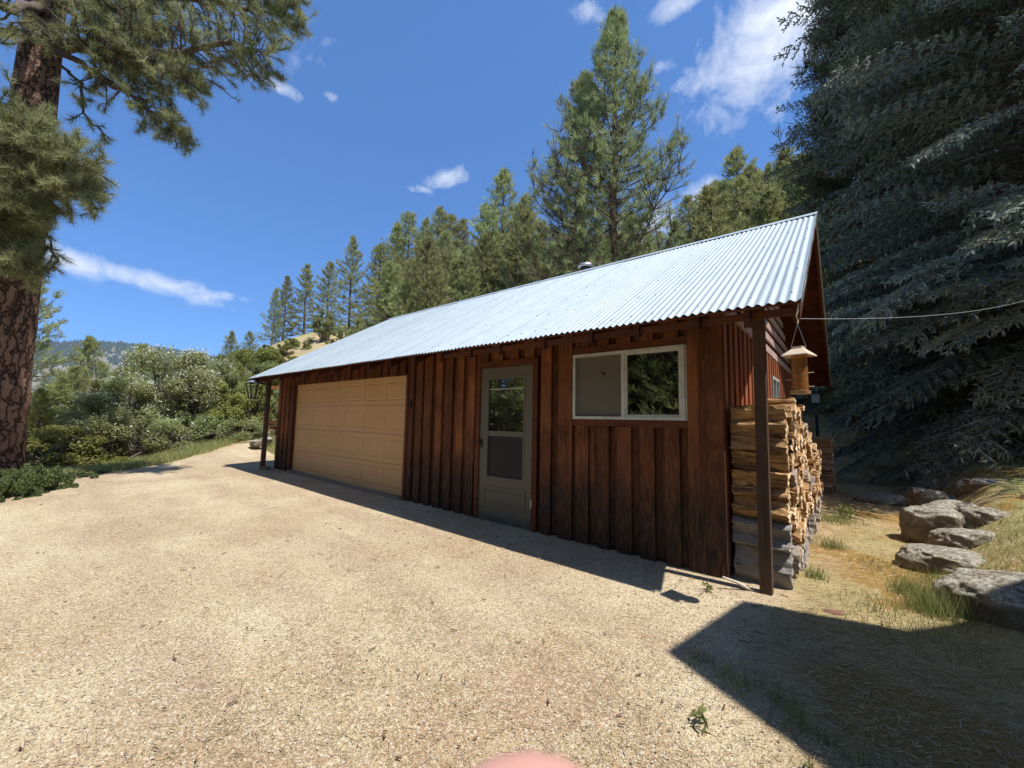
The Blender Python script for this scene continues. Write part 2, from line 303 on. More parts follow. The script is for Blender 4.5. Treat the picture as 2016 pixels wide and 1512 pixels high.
def logside(q):
    co = obj_co(q); r = rnd(q); off = q.n('ShaderNodeCombineXYZ', i={0: q.m('MULTIPLY', r, 40.0), 1: q.m('MULTIPLY', r, 23.0)}).outputs[0]; v = q.n('ShaderNodeVectorMath', operation='ADD', i={0: co, 1: off}).outputs[0]
    g = q.noise(q.scale(v, (2.2, 26, 26)), 1.6, 7, .68, .5); n = q.noise(v, 5, 3); gr = q.n('ShaderNodeAttribute', attribute_name='tone').outputs['Fac']
    c = q.mix(q.ramp(n, .3, .7), (.36, .19, .08), (.60, .38, .18)); c = q.mix(q.m('MULTIPLY', q.ramp(g, .56, .36), .92), c, (.10, .045, .022))
    gg = q.n('ShaderNodeObjectInfo').outputs['Color']; gv = q.n('ShaderNodeSeparateColor', i={0: gg}).outputs[0]
    c = q.mix(gv, c, q.mix(g, (.10, .085, .075), (.42, .39, .35)))
    return pr(q, c, .85, .15, bump=g, bs=.9, bd=.012)
def logend(q):
    co = obj_co(q); r = rnd(q); v = q.n('ShaderNodeVectorMath', operation='ADD', i={0: co, 1: q.n('ShaderNodeCombineXYZ', i={1: q.m('MULTIPLY', r, 3.0)}).outputs[0]}).outputs[0]
    g = q.noise(q.scale(v, (1, 24, 9)), 3, 5, .6); n = q.noise(co, 8, 4)
    c = q.mix(r, (.76, .47, .22), (.98, .80, .54)); c = q.mix(q.m('MULTIPLY', q.ramp(g, .5, .36), .7), c, (.22, .11, .055)); c = q.mix(q.m('MULTIPLY', q.ramp(n, .6, .75), .5), c, (.42, .20, .10))
    gv = q.n('ShaderNodeSeparateColor', i={0: q.n('ShaderNodeObjectInfo').outputs['Color']}).outputs[0]; c = q.mix(gv, c, q.mix(g, (.16, .14, .12), (.55, .51, .45)))
    return pr(q, c, .88, .12, bump=g, bs=.8, bd=.01)
M['log_side'] = mat('log_side', logside); M['log_end'] = mat('log_end', logend)
M['skin'] = mat('skin', lambda q: pr(q, q.mix(q.noise(obj_co(q), 60, 3), (.52, .27, .21), (.58, .31, .25)), .55, .35))

# ------------------------------------------------------------------ terrain
EA = [-180, -86, -80, -76, -73.5, -71, -69, -66, -63, -60, -55, -48, -40, -30, -20, -8, 5, 30, 60, 100, 180]
EE = [0, 0, 1.5, 4, 6.6, 9.2, 10.4, 11.8, 12.8, 13.2, 14.5, 17, 19.5, 21, 22.5, 23.5, 23.5, 20, 10, 0, 0]
def edge_s(x, y): return (x+10.75)*-.75+(y+3.75)*-.66+.25*(fbm(x*.8, y*.8, 0, 5, 3)-.5)
ROCKLINE = lambda y: 1.42+.10*np.clip(y-.5, 0, 12)
def gz(x, y):
    x, y = np.asarray(x, float), np.asarray(y, float); dx, dy = x-CAM[0], y-CAM[1]; r = np.hypot(dx, dy)+1e-6; az = np.degrees(np.arctan2(dx, dy))
    z = .008*np.clip(-x, -3, 11)-.03*np.clip(-y-.4, 0, 8)*np.exp(-np.clip(-x, 0, 9)/6)
    z = z+.03*(fbm(x*.5, y*.5, 0, 3, 3)-.5)*sstep(.5, 2.5, np.hypot(np.clip(x, -10, 0)-x, np.clip(y, 0, 6)-y)+1.2)
    s = edge_s(x, y); sp = np.clip(s, 0, None)
    z = z-(.36*sp*sp/(sp+2.0))*(1-sstep(12, 45, sp)*.0)*np.exp(-sp/120)*sstep(13, 2, y)*sstep(95, 80, np.abs(az)+0*z)*1.0
    z = z-.0*sp
    # bank at the right behind the rocks
    b = sstep(-.15, .75, x-ROCKLINE(y))*sstep(-.2, 1.2, y); z = z+b*(.30+.055*np.clip(y, 0, 14)+.07*np.clip(x-2, 0, 6))*np.where(r < 40, 1, 1)
    # grassy verge past the left end of the building
    z = z+.36*np.exp(-((x+15.3)**2/4+(y-.2)**2/9))
    e = np.interp(az, EA, EE); R = 72.0; t = np.clip((r-15)/(R-15), 0, 1)
    hill = np.where(r < R, R*np.tan(np.radians(e))*t**1.25, R*np.tan(np.radians(e))+(r-R)*.10*np.clip(e/15, 0, 1)*np.exp(-(r-R)/150))
    hill = hill*(1+.05*(fbm(x*.06, y*.06, 0, 9, 3)-.5)*np.clip(t, 0, 1))+t*.9*(fbm(x*.22, y*.22, 0, 19, 3)-.5)*np.clip(e/6, 0, 1)
    return z+hill
def g1(x, y): return float(gz(np.array([x]), np.array([y]))[0])
def zone_mesh(name, X, Y, Z, grid_w, label_kind, keep=None, **tags):
    pass
def drive_mask(x, y):
    s = edge_s(x, y); wob = .5*(fbm(x*1.3, y*1.3, 0, 21, 4)-.5)+.35*(fbm(x*7, y*7, 0, 23, 3)-.5)
    right = x-(.42+wob+.30*sstep(-.8, -2.2, y))
    ok = (s < .1+.4*wob-.55*np.clip(-x-10.8, 0, 1.2)) & (right < 0) & (y < np.where(x > -.0, .0, .25)) | ((x < -10.0) & (s < -.45*np.clip(-x-10.8, 0, 1.2)+.4*wob) & (y < .55+wob*1.2))
    return ok
def zones(x, y):
    s = edge_s(x, y); r = np.hypot(x-CAM[0], y-CAM[1]); wob = fbm(x*1.3, y*1.3, 0, 21, 4)-.5
    g = sstep(.35, -.35, x-(.42+.5*wob+.30*sstep(-.8, -2.2, y)))*sstep(.35, -.1, s+.4*wob)*sstep(.6, .0, y*np.where(x > -10, 1, .0)+(x < -10)*(y-1.3))
    green = np.clip(sstep(.0, .8, x-ROCKLINE(y)-.25)*.95+sstep(-.1, .8, s)*.8+sstep(.4, .65, fbm(x*.7, y*.7, 0, 33, 3))*.35, 0, 1)*(1-g)
    g = np.maximum(g, .38*sstep(22, 34, r)*(y > 6)*(x > -75)*sstep(.30, .55, fbm(x*.25, y*.25, 0, 47, 3)))
    green = green*(1-sstep(20, 40, r)*.35)*np.where((x > -60) & (y > 8), .35, 1); moss = sstep(.50, .62, fbm(x*1.7, y*1.7, 0, 41, 3))*(1-g)*(r < 25)
    return g, green, moss
def groundf(q):      # gravel, straw, grass and moss zones
    co = obj_co(q); a = q.n('ShaderNodeAttribute', attribute_name='zone'); sp = q.n('ShaderNodeSeparateColor', i={0: a.outputs['Color']}).outputs
    big = q.noise(co, .55, 5, .6); med = q.noise(co, 3.2, 5, .62); fine = q.noise(co, 60, 5, .75); vf = q.noise(co, 120, 3, .7)
    vo = q.n('ShaderNodeTexVoronoi', i={'Vector': co, 'Scale': 105.0}); vo2 = q.n('ShaderNodeTexVoronoi', i={'Vector': co, 'Scale': 190.0})
    pc = q.n('ShaderNodeSeparateColor', i={0: vo.outputs['Color']}).outputs[0]; pc2 = q.n('ShaderNodeSeparateColor', i={0: vo2.outputs['Color']}).outputs[1]
    grav = q.mix(q.ramp(big, .38, .60), (.42, .305, .165), (.57, .465, .285)); grav = q.mix(q.m('MULTIPLY', q.ramp(q.noise(q.scale(co, (.7, 2.2, 1)), 1.1, 6, .65, .5), .48, .66), .6), grav, (.36, .235, .15))
    xy = q.n('ShaderNodeSeparateXYZ', i={0: co}).outputs; yy_ = q.m('ADD', q.m('ADD', xy[1], q.m('MULTIPLY', xy[0], .06)), q.m('MULTIPLY', q.m('SUBTRACT', q.noise(co, .45, 3), .5), 1.6)); trk = None
    for y0_, wd_ in ((-2.2, .22), (-3.7, .25), (-1.35, .16)):
        e_ = q.m('DIVIDE', q.m('SUBTRACT', yy_, y0_), wd_); e_ = q.m('EXPONENT', q.m('MULTIPLY', q.m('MULTIPLY', e_, e_), -1.0)); trk = e_ if trk is None else q.m('MAXIMUM', trk, e_)
    grav = q.mix(q.m('MULTIPLY', q.m('MULTIPLY', trk, q.ramp(med, .25, .6)), .55), grav, (.33, .225, .135))
    grav = q.mix(q.m('MULTIPLY', q.ramp(pc, .55, .95), .75), grav, (.70, .62, .46)); grav = q.mix(q.m('MULTIPLY', q.ramp(pc2, .62, .95), .8), grav, (.15, .10, .065)); grav = q.mix(q.m('MULTIPLY', q.ramp(fine, .52, .36), .65), grav, (.19, .125, .075))
    st = q.mix(q.ramp(med, .3, .7), (.27, .18, .085), (.44, .33, .165)); st = q.mix(q.m('MULTIPLY', q.ramp(fine, .5, .7), .6), st, (.50, .42, .26)); st = q.mix(q.m('MULTIPLY', q.ramp(vf, .5, .35), .5), st, (.12, .085, .045))
    gr = q.mix(q.ramp(fine, .3, .7), (.13, .15, .045), (.36, .35, .13)); gr = q.mix(q.m('MULTIPLY', q.ramp(med, .45, .7), .6), gr, (.34, .28, .14))
    c = q.mix(sp[1], st, gr); c = q.mix(q.m('MULTIPLY', sp[2], .75), c, q.mix(fine, (.15, .075, .015), (.36, .21, .05))); c = q.mix(sp[0], c, grav)
    h = q.m('ADD', q.m('MULTIPLY', q.m('SUBTRACT', 1.0, vo.outputs['Distance']), .8), q.m('ADD', q.m('MULTIPLY', fine, .8), q.m('MULTIPLY', med, 1.5)))
    return pr(q, c, .95, .1, bump=h, bs=.65, bd=.012)
M['ground'] = mat('ground', groundf)
def surf(name, X, Y, Z, faces, **tags):
    me = bpy.data.meshes.new(name); v = np.stack([X, Y, Z], 1); n = len(faces)
    me.vertices.add(len(v)); me.vertices.foreach_set('co', v.ravel()); me.loops.add(n*4); me.loops.foreach_set('vertex_index', faces.ravel()); me.polygons.add(n)
    me.polygons.foreach_set('loop_start', (np.arange(n)*4).astype(np.int32)); me.polygons.foreach_set('loop_total', np.full(n, 4, np.int32)); me.polygons.foreach_set('use_smooth', np.ones(n, bool))
    g, gr, mo = zones(X, Y); a = me.attributes.new('zone', 'FLOAT_COLOR', 'POINT'); a.data.foreach_set('color', np.stack([g, gr, mo, np.ones_like(g)], 1).astype(np.float32).ravel())
    me.update(calc_edges=True); me.materials.append(M['ground']); return link(name, me, **tags)
nr, na = 400, 720; rr = .4*np.exp(np.linspace(0, math.log(1500/.4), nr)); aa = np.linspace(-PI, PI, na, endpoint=False)
Rr, Aa = np.meshgrid(rr, aa, indexing='ij'); GX, GY = (CAM[0]+Rr*np.sin(Aa)).ravel(), (CAM[1]+Rr*np.cos(Aa)).ravel()
I, J = np.meshgrid(np.arange(nr-1), np.arange(na), indexing='ij'); J2 = (J+1) % na
surf('ground', GX, GY, gz(GX, GY), np.stack([I*na+J, (I+1)*na+J, (I+1)*na+J2, I*na+J2], -1).reshape(-1, 4)[:, ::-1], kind='structure')
st = .06; xs = np.arange(-16.5, 2.2, st); ys = np.arange(-11, 2.6, st); XX, YY = np.meshgrid(xs, ys, indexing='ij'); nx, ny = XX.shape
I, J = np.meshgrid(np.arange(nx-1), np.arange(ny-1), indexing='ij'); FQ = np.stack([I*ny+J, (I+1)*ny+J, (I+1)*ny+J+1, I*ny+J+1], -1).reshape(-1, 4)
ok = drive_mask(XX.ravel(), YY.ravel()); FQ = FQ[ok[FQ].all(1)]; used = np.unique(FQ); mp = np.full(nx*ny, -1); mp[used] = np.arange(len(used))
dX, dY = XX.ravel()[used], YY.ravel()[used]; surf('driveway', dX, dY, gz(dX, dY)+.007, mp[FQ], kind='structure')

# far hills across the valley, their woods as one mass
def far_z(az, r):
    sky_ = np.interp(az, [-110, -97, -93, -89.5, -87, -84, -80, -77, -74, -70, -60], [2, 3.5, 4.8, 6.1, 6.75, 7.05, 6.95, 6.7, 6.3, 5.2, 2])
    t = np.clip((r-1100)/(2900-1100), 0, 1.2); n = fbm(az*.35, r*.0016, 0, 55, 4)-.5
    return r*np.tan(np.radians(sky_*(np.clip(t, 0, 1)**.55)*(1+.28*n*(1-np.clip(t, 0, 1)))))-40*(1-t)-np.clip(r-2900, 0, None)*.45
azs = np.linspace(-115, -55, 300); rs_ = np.linspace(1000, 3500, 90); Az, Rf = np.meshgrid(azs, rs_, indexing='ij'); a_ = np.radians(Az.ravel()); r_ = Rf.ravel()
HX, HY = CAM[0]+r_*np.sin(a_), CAM[1]+r_*np.cos(a_); HZ = far_z(Az.ravel(), r_); n2 = 90
hb = MB(); I, J = np.meshgrid(np.arange(299), np.arange(89), indexing='ij')
hb.add(np.stack([HX, HY, HZ], 1), np.stack([I*n2+J, I*n2+J+1, (I+1)*n2+J+1, (I+1)*n2+J], -1).reshape(-1, 4))
M['farhill'] = mat('farhill', lambda q: pr(q, q.mix(q.ramp(q.noise(q.scale(obj_co(q), (.004, .004, .01)), 1.0, 6, .6), .4, .62), (.155, .15, .12), (.22, .20, .16)), 1.0, .0))
hb.build('hills', M['farhill'], smooth=True, kind='structure')
ta = RS.uniform(-95, -68, 26000); tr_ = RS.uniform(1250, 2960, 26000); dens = sstep(.44, .56, fbm(ta*.5+3, tr_*.003, 0, 71, 4)); dens = np.maximum(dens*.75, sstep(2300, 2700, tr_)*np.clip(1.1-.7*sstep(.5, .62, fbm(ta*.9, tr_*.002, 0, 72, 3)), 0, 1)); keep = RS.uniform(size=26000) < dens*.9+.015
ta, tr_ = ta[keep], tr_[keep]; ar = np.radians(ta); base = np.stack([CAM[0]+tr_*np.sin(ar), CAM[1]+tr_*np.cos(ar), far_z(ta, tr_)-1], 1); hh = RS.uniform(9, 20, len(ta))
fb = MB()
for f0, f1, rw in ((.0, .55, .26), (.3, 1.0, .19)):
    A = base+np.array([0, 0, 1.])*(hh*f0)[:, None]; B = base+np.array([0, 0, 1.])*(hh*f1)[:, None]; fb.tubes(A, B, hh*rw, hh*.01, 5, RS.uniform(size=len(ta)))
M['farwood'] = mat('farwood', lambda q: pr(q, q.mix(tone(q), (.062, .088, .088), (.095, .125, .11)), 1.0, 0))
fb.build('forest', M['farwood'], label='dark far-off pine wood along the crest of the distant hill', cat='forest', kind='stuff')

# ------------------------------------------------------------------ the garage building
EY, EZ, RY, RZ, EX0, EX1 = -.603, 2.295, 3.265, 4.581, -10.42, .686
SL = (RZ-EZ)/(RY-EY); WX0 = -10.17; DEP = 6.53
def roofz(y): return EZ+SL*(y-EY) if y <= RY else RZ-SL*(y-RY)
B = thing('garage', (0, 0, 0), label='long red-brown board-sided garage with a corrugated metal roof', cat='garage')
RO = random.Random(3)
wl = MB(); holes = [(-9.2, -4.805, -.2, 2.125), (-3.15, -2.08, -.2, 2.19), (-1.57, -.30, 1.41, 2.165)]
def board(x0, x1, y0, y1, z0, z1):
    segs = [(z0, z1)]
    for (a, b, c, d) in holes:
        if x1 > a+.004 and x0 < b-.004:
            ns = []
            for (p, r) in segs:
                if p < c: ns.append((p, min(r, c)))
                if r > d: ns.append((max(p, d), r))
            segs = [s_ for s_ in ns if s_[1]-s_[0] > .02]
    for (p, r) in segs:
        t = RO.random(); tw = RO.uniform(-.004, .004)
        v = [(x0, y0, p), (x1, y0, p), (x0, y1, p), (x1, y1, p), (x0+tw, y0, r), (x1+tw, y0, r), (x0+tw, y1, r), (x1+tw, y1, r)]
        wl.add(v, [(0, 2, 3, 1), (4, 5, 7, 6), (0, 1, 5, 4), (2, 6, 7, 3), (0, 4, 6, 2), (1, 3, 7, 5)], t)
cuts = [WX0, -9.2, -4.805, -3.15, -2.08, -1.57, -.30, 0.0]
for a, b in zip(cuts[:-1], cuts[1:]):
    n = max(1, round((b-a)/.252)); pw = (b-a)/n
    for i in range(n):
        x0 = a+i*pw; gw = pw*RO.uniform(.38, .46); jo = RO.uniform(-.012, .012) if 0 < i else 0
        board(x0+.001, x0+pw-.001, .014, .034, .03+RO.uniform(-.03, .03), 2.46)                # recessed board
        board(x0+gw*.5+jo, x0+pw-gw*.5+jo, -.026-RO.uniform(0, .008), .0135, RO.uniform(-.03, .03)-.008*x0*.5, 2.455)      # raised board
board(-.115, .03, -.034, .0035, -.05, 2.45); board(-.30+.012, -.185, -.033, .0035, -.03, 2.44); board(-1.72, -1.582, -.031, .0035, -.02, 2.44)
wl.build('front_wall', M['siding'], B)
tr = MB()                                                                                 # trim boards
tr.box(-1.57, -.29, -.036, -.002, 1.335, 1.408, .15); tr.box(-1.57, -.95, -.036, -.002, 2.167, 2.245, .4); tr.box(-.948, -.29, -.037, -.002, 2.167, 2.245, .1)
tr.box(-3.15, -3.075, -.042, .0, .03, 2.19, .2); tr.box(-2.155, -2.08, -.042, .0, .03, 2.19, .5); tr.box(-3.075, -2.155, -.040, .0, 2.105, 2.19, .3)
tr.box(-4.805, -4.74, -.045, .05, .03, 2.12, .6); tr.box(-9.27, -9.2, -.045, .05, .06, 2.12, .8)
for i in range(17): tr.box(-9.2+i*.262, -9.2+i*.262+.15, -.034, -.003, 2.13, 2.455, RO.random())
for k_ in range(len(tr.v)): q_ = MB(); q_.add(tr.v[k_], tr.f[4][k_]-sum(len(a) for a in tr.v[:k_]), tr.t[k_]); q_.build('trim_board', M['timber'], B)
gw = MB()
y = 0.03
while y < DEP-.05:
    pw = RO.uniform(.23, .27); gw.box(-.03, -.004, y, min(y+pw-.002, DEP), .02, 2.47, RO.random())
    if not (3.2 < y+pw*.5 < 4.15): gw.box(-.003, .024, y+.06, min(y+pw-.06, DEP), -.02, 2.46, RO.random())
    else: gw.box(-.003, .024, y+.06, y+pw-.06, -.02, 1.45, RO.random()); gw.box(-.003, .024, y+.06, y+pw-.06, 2.2, 2.46, RO.random())
    y += pw
gw.build('gable_wall', M['siding_gable'], B)
gs = MB(); z = 2.485; i = 0
while z < 4.35:
    y0 = (z+.11-(EZ-.10))/SL+EY; y1 = 2*RY-y0; j = RY+RO.uniform(-.5, .9)
    if y1-y0 > .25: gs.box(.0, .030, max(y0, 0), min(j, y1), z, z+.105, RO.random()); gs.box(.0, .029, min(j+.004, y1-.01), min(y1, DEP), z, z+.105, RO.random())
    z += .195
gs.build('gable_slats', M['slat'], B)
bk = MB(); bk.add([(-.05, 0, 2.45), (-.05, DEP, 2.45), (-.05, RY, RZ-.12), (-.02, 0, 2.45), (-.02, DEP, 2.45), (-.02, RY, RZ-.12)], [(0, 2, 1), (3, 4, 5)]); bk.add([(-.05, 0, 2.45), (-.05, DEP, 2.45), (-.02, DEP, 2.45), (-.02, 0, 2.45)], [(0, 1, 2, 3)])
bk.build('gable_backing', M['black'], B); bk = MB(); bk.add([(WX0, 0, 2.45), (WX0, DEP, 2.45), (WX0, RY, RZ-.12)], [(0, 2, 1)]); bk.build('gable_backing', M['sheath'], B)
rw = MB(); rw.box(WX0, 0, DEP-.03, DEP, 0, 2.6); rw.box(WX0, WX0+.03, .03, DEP-.03, 0, 2.6); rw.build('rear_wall', M['siding_gable'], B)
fl = MB(); fl.box(WX0+.03, -.03, .1, DEP-.03, -.05, .02); fl.box(WX0+.03, -.03, .1, DEP-.03, 2.5, 2.52); fl.box(-4.5, -4.45, .1, DEP-.03, .02, 2.5); fl.build('interior', M['interior'], B)
# roof: corrugated sheets, sheathing boards, rafters
rf = MB(); P = .0677; nw = int(round((EX1-EX0)/P)); P = (EX1-EX0)/nw; xs = EX0+np.arange(nw*8+1)*P/8; hx = .0095*np.cos((xs-EX0)/P*2*PI)+.0
for sgn in (0, 1):
    tt = np.linspace(0, 1, 15); XX, TT = np.meshgrid(xs, tt, indexing='ij'); yy = EY-.03+(RY-EY+.03)*TT; zz = EZ-.03*SL+SL*(yy-(EY-.03)); wav = np.repeat(hx[:, None], 15, 1)*(1.0)
    sag = .006*(fbm(XX*.9, TT*3, 0, 81+sgn, 3)-.5); lap = .0045*((np.floor((XX-EX0)/(P*10)) % 2)); zz = zz+wav+sag+lap+.012; yy2 = yy if sgn == 0 else 2*RY-yy
    V = np.stack([XX, yy2, zz], -1).reshape(-1, 3); m = len(xs); I, J = np.meshgrid(np.arange(m-1), np.arange(14), indexing='ij'); Fq = np.stack([I*15+J, (I+1)*15+J, (I+1)*15+J+1, I*15+J+1], -1).reshape(-1, 4)
    rf.add(V, Fq if sgn == 0 else Fq[:, ::-1], .5)
for row in range(6):                                                                      # nail heads on the crests
    tt_ = (row+.25)/6; yy_ = EY+(RY-EY)*tt_+RO.uniform(-.02, .02)
    for i in range(0, nw, 3):
        x_ = EX0+((i+RO.randint(0, 1)))*P; yq = yy_+RO.uniform(-.02, .02); zq = EZ+SL*(yq-EY)+.025
        rf.box(x_-.0055, x_+.0055, yq-.0055, yq+.0055, zq-.004, zq+.003, 0, 1)
R_ = rf.build('roof', [M['roof'], M['nail']], B, smooth=True)
rc = MB(); L0, L1 = EX0-.01, EX1+.012
for (a, b) in (((RY-.13, RZ-.13*SL+.032), (RY, RZ+.040)), ((RY, RZ+.040), (RY+.13, RZ-.13*SL+.032))):
    n0 = np.array([0, -(b[1]-a[1]), b[0]-a[0]]); n0 = n0/np.linalg.norm(n0)*.004
    rc.add([(L0, *a), (L1, *a), (L1, *b), (L0, *b)]+[tuple(np.array(p)-n0) for p in ((L0, *a), (L1, *a), (L1, *b), (L0, *b))], [(0, 1, 2, 3), (7, 6, 5, 4), (0, 4, 5, 1), (1, 5, 6, 2), (3, 7, 4, 0)])
rc.build('ridge_cap', M['roof'], R_)
et = MB(); nn = 14
for i in range(nn):
    ya, yb = EY-.03+(RY-EY)*i/nn, EY-.03+(RY-EY)*(i+1)/nn; w_ = lambda yv: .004*math.sin(yv*23)+.004*math.sin(yv*61)
    et.add([(EX1+.004, ya, EZ+SL*(ya-EY)+.022), (EX1+.004, yb, EZ+SL*(yb-EY)+.022), (EX1+.006+w_(yb), yb, EZ+SL*(yb-EY)-.025+w_(yb)), (EX1+.006+w_(ya), ya, EZ+SL*(ya-EY)-.025+w_(ya))], [(0, 1, 2, 3)])
et.build('edge_flashing', M['roof'], R_)
sh = MB(); bw = .185
for sgn in (0, 1):
    t0 = 0.0; nrm_ = np.array([0, -SL, 1])/math.hypot(1, SL); dv = np.array([0, 1, SL])/math.hypot(1, SL); Ls = math.hypot(RY-EY, RZ-EZ)
    while t0 < Ls-.02:
        t1 = min(t0+bw, Ls); xa = EX0+.02
        while xa < EX1-.02:
            xb = min(xa+RO.uniform(2.2, 3.4), EX1-.012)
            if EX1-xb < .8: xb = EX1-.012
            o = np.array([0, EY, EZ])-nrm_*.004-nrm_*RO.uniform(0, .004); c = []
            for (tq, nq) in ((t0+.004, 0), (t1-.004, 0), (t1-.004, -.02), (t0+.004, -.02)): c.append(o+dv*tq+nrm_*nq)
            V = [(xx, (p[1] if sgn == 0 else 2*RY-p[1]), p[2]) for xx in (xa, xb-.004) for p in c]
            sh.add(V, [(0, 1, 5, 4), (1, 2, 6, 5), (2, 3, 7, 6), (3, 0, 4, 7), (3, 2, 1, 0), (4, 5, 6, 7)] if sgn == 0 else [(4, 5, 1, 0), (5, 6, 2, 1), (6, 7, 3, 2), (7, 4, 0, 3), (0, 1, 2, 3), (7, 6, 5, 4)], RO.random()); xa = xb
        t0 = t1
sh.build('sheathing', M['sheath'], B)
rx = [-.04, -.56, -1.04, -1.62, -2.26, -2.76, -3.32, -3.9, -4.5, -5.1, -5.7, -6.3, -6.9, -7.5, -8.1, -8.7, -9.3, -9.85]
def rafter(x, y0=EY+.02, y1=RY, wd=.038, ht=.13, rear=False):
    m = MB(); f = (lambda yv: yv) if not rear else (lambda yv: 2*RY-yv); tp = -.028
    V = [(xx, f(yv), EZ+SL*(yv-EY)+dz) for xx in (x-wd/2, x+wd/2) for (yv, dz) in ((y0, tp), (y1, tp), (y1, tp-ht), (y0, tp-ht))]
    return m.add(V, [(0, 1, 2, 3), (7, 6, 5, 4), (0, 4, 5, 1), (1, 5, 6, 2), (2, 6, 7, 3), (3, 7, 4, 0)], RO.random())
for x in rx: rafter(x, y1=.5).build('rafter', M['rafter'], B)
for x in (EX1-.035, .33, EX0+.03): rafter(x, wd=.042, ht=.14).build('rafter', M['rafter'], B)
for x in (EX1-.035, .30, EX0+.03): rafter(x, wd=.042, ht=.14, rear=True).build('rafter', M['rafter'], B)
bl = MB()
allx = sorted([EX0+.03]+rx)
for a, b in zip(allx[:-1], allx[1:]): bl.box(a+.02, b-.02, -.008, .012, 2.44, 2.615, RO.random())
for (a, b) in ((-3.3, -2.78), (-2.74, -2.28), (-2.24, -1.64), (-1.6, -1.06), (-1.02, -.58), (-.54, -.06)): bl.box(a, b, EY+.045, EY+.07, EZ-.095, EZ-.035, RO.random())
for k_ in range(len(bl.v)): q_ = MB(); q_.add(bl.v[k_], bl.f[4][k_]-sum(len(a) for a in bl.v[:k_]), bl.t[k_]); q_.build('blocking_board', M['timber'], B)
be = MB(); be.box(-.02+.0, EX1-.06, EY+.06, EY+.098, EZ-.085, EZ-.03, .3); be.build('eave_beam', M['timber'], B)
be = MB(); be.box(EX0+.05, WX0, -.30, -.21, 2.22, 2.34, .5); be.build('tie_beam', M['timber'], B)
for (x, y_, zt, wd) in ((.335, -.12, 2.44, .088), (-10.20, -.255, 2.22, .09)):
    m = MB(); zb = g1(x, y_)-.05; m.add([(x+a*wd/2+lean, y_+b*wd/2, zz) for zz, lean in ((zb, 0), (zt, .012)) for (a, b) in ((-1, -1), (1, -1), (1, 1), (-1, 1))], [(0, 1, 5, 4), (1, 2, 6, 5), (2, 3, 7, 6), (3, 0, 4, 7), (4, 5, 6, 7)], .3); m.build('post', M['post'], B)
m = MB(); m.obox((-9.2, .02, 0.07), (-4.8, .02, 0.0), (0, 0, 1), .22, .12); m.box(-3.1, -2.13, -.05, .1, -.06, .022); m.build('sill', M['concrete'], B)
# overhead door: 4 sections of 6 raised panels
gd = MB(); X0, X1, Z0, Z1 = -9.2, -4.805, .075, 2.12; sec = (Z1-Z0)/4; pwid = (X1-X0-.10)/6; yf = .030
def panel_rect(x0, x1, z0, z1):
    # frame face around a stamped panel: groove then raised field
    def ring(a, b):
        (ax0, ax1, az0, az1, ay), (bx0, bx1, bz0, bz1, by) = a, b
        V = [(ax0, ay, az0), (ax1, ay, az0), (ax1, ay, az1), (ax0, ay, az1), (bx0, by, bz0), (bx1, by, bz0), (bx1, by, bz1), (bx0, by, bz1)]
        gd.add(V, [(0, 1, 5, 4), (1, 2, 6, 5), (2, 3, 7, 6), (3, 0, 4, 7)])
    mx, mz = .075, .085; r0 = (x0, x1, z0, z1, yf); r1 = (x0+mx, x1-mx, z0+mz, z1-mz, yf); r2 = (x0+mx+.008, x1-mx-.008, z0+mz+.008, z1-mz-.008, yf+.009); r3 = (x0+mx+.020, x1-mx-.020, z0+mz+.020, z1-mz-.020, yf+.009); r4 = (x0+mx+.045, x1-mx-.045, z0+mz+.045, z1-mz-.045, yf+.002)
    ring(r0, r1); ring(r1, r2); ring(r2, r3); ring(r3, r4); a = r4; gd.add([(a[0], a[4], a[2]), (a[1], a[4], a[2]), (a[1], a[4], a[3]), (a[0], a[4], a[3])], [(0, 1, 2, 3)])
for s_ in range(4):
    za, zb = Z0+s_*sec+.004, Z0+(s_+1)*sec-.004; gd.box(X0, X0+.05, yf, yf+.05, za, zb); gd.box(X1-.05, X1, yf, yf+.05, za, zb)
    for c in range(6): panel_rect(X0+.05+c*pwid, X0+.05+(c+1)*pwid, za, zb)
    gd.box(X0, X1, yf+.012, yf+.05, zb, zb+.008)
gd.box(X0, X1, yf+.03, yf+.06, Z0, Z1); gd.build('overhead_door', M['garage'], B)
# storm door
D = MB(); dx0, dx1, dz0, dz1, y0, y1 = -3.072, -2.158, .035, 2.10, -.022, .012
D.box(dx0, dx0+.135, y0, y1, dz0, dz1); D.box(dx1-.135, dx1, y0, y1, dz0, dz1); D.box(dx0+.135, dx1-.135, y0, y1, 1.965, dz1); D.box(dx0+.135, dx1-.135, y0, y1, dz0, .60); D.box(dx0+.150, dx1-.150, y0+.004, y1-.004, 1.165, 1.235)
for (a, b, c, d) in ((dx0+.10, dx1-.10, .22, .245), (dx0+.10, dx1-.10, .475, .50), (dx0+.10, dx0+.125, .245, .475), (dx1-.125, dx1-.10, .245, .475), (dx0+.16, dx1-.16, .285, .295), (dx0+.16, dx1-.16, .425, .435)): D.box(a, b, y0-.010, y0, c, d)
D.box(dx0+.125, dx0+.15, y0-.006, y1, .60, 1.965); D.box(dx1-.15, dx1-.125, y0-.006, y1, .60, 1.965); D.box(dx0+.15, dx1-.15, y0-.006, y1, .60, .625); D.box(dx0+.15, dx1-.15, y0-.006, y1, 1.94, 1.965)
d_ = D.build('door', M['door'], B)
q_ = MB(); q_.box(dx0+.15, dx1-.15, -.006, -.002, 1.235, 1.94); q_.build('pane', M['glass'], d_); q_ = MB(); q_.box(dx0+.15, dx1-.15, -.006, -.002, .625, 1.165); q_.build('insect_screen', M['screen'], d_)
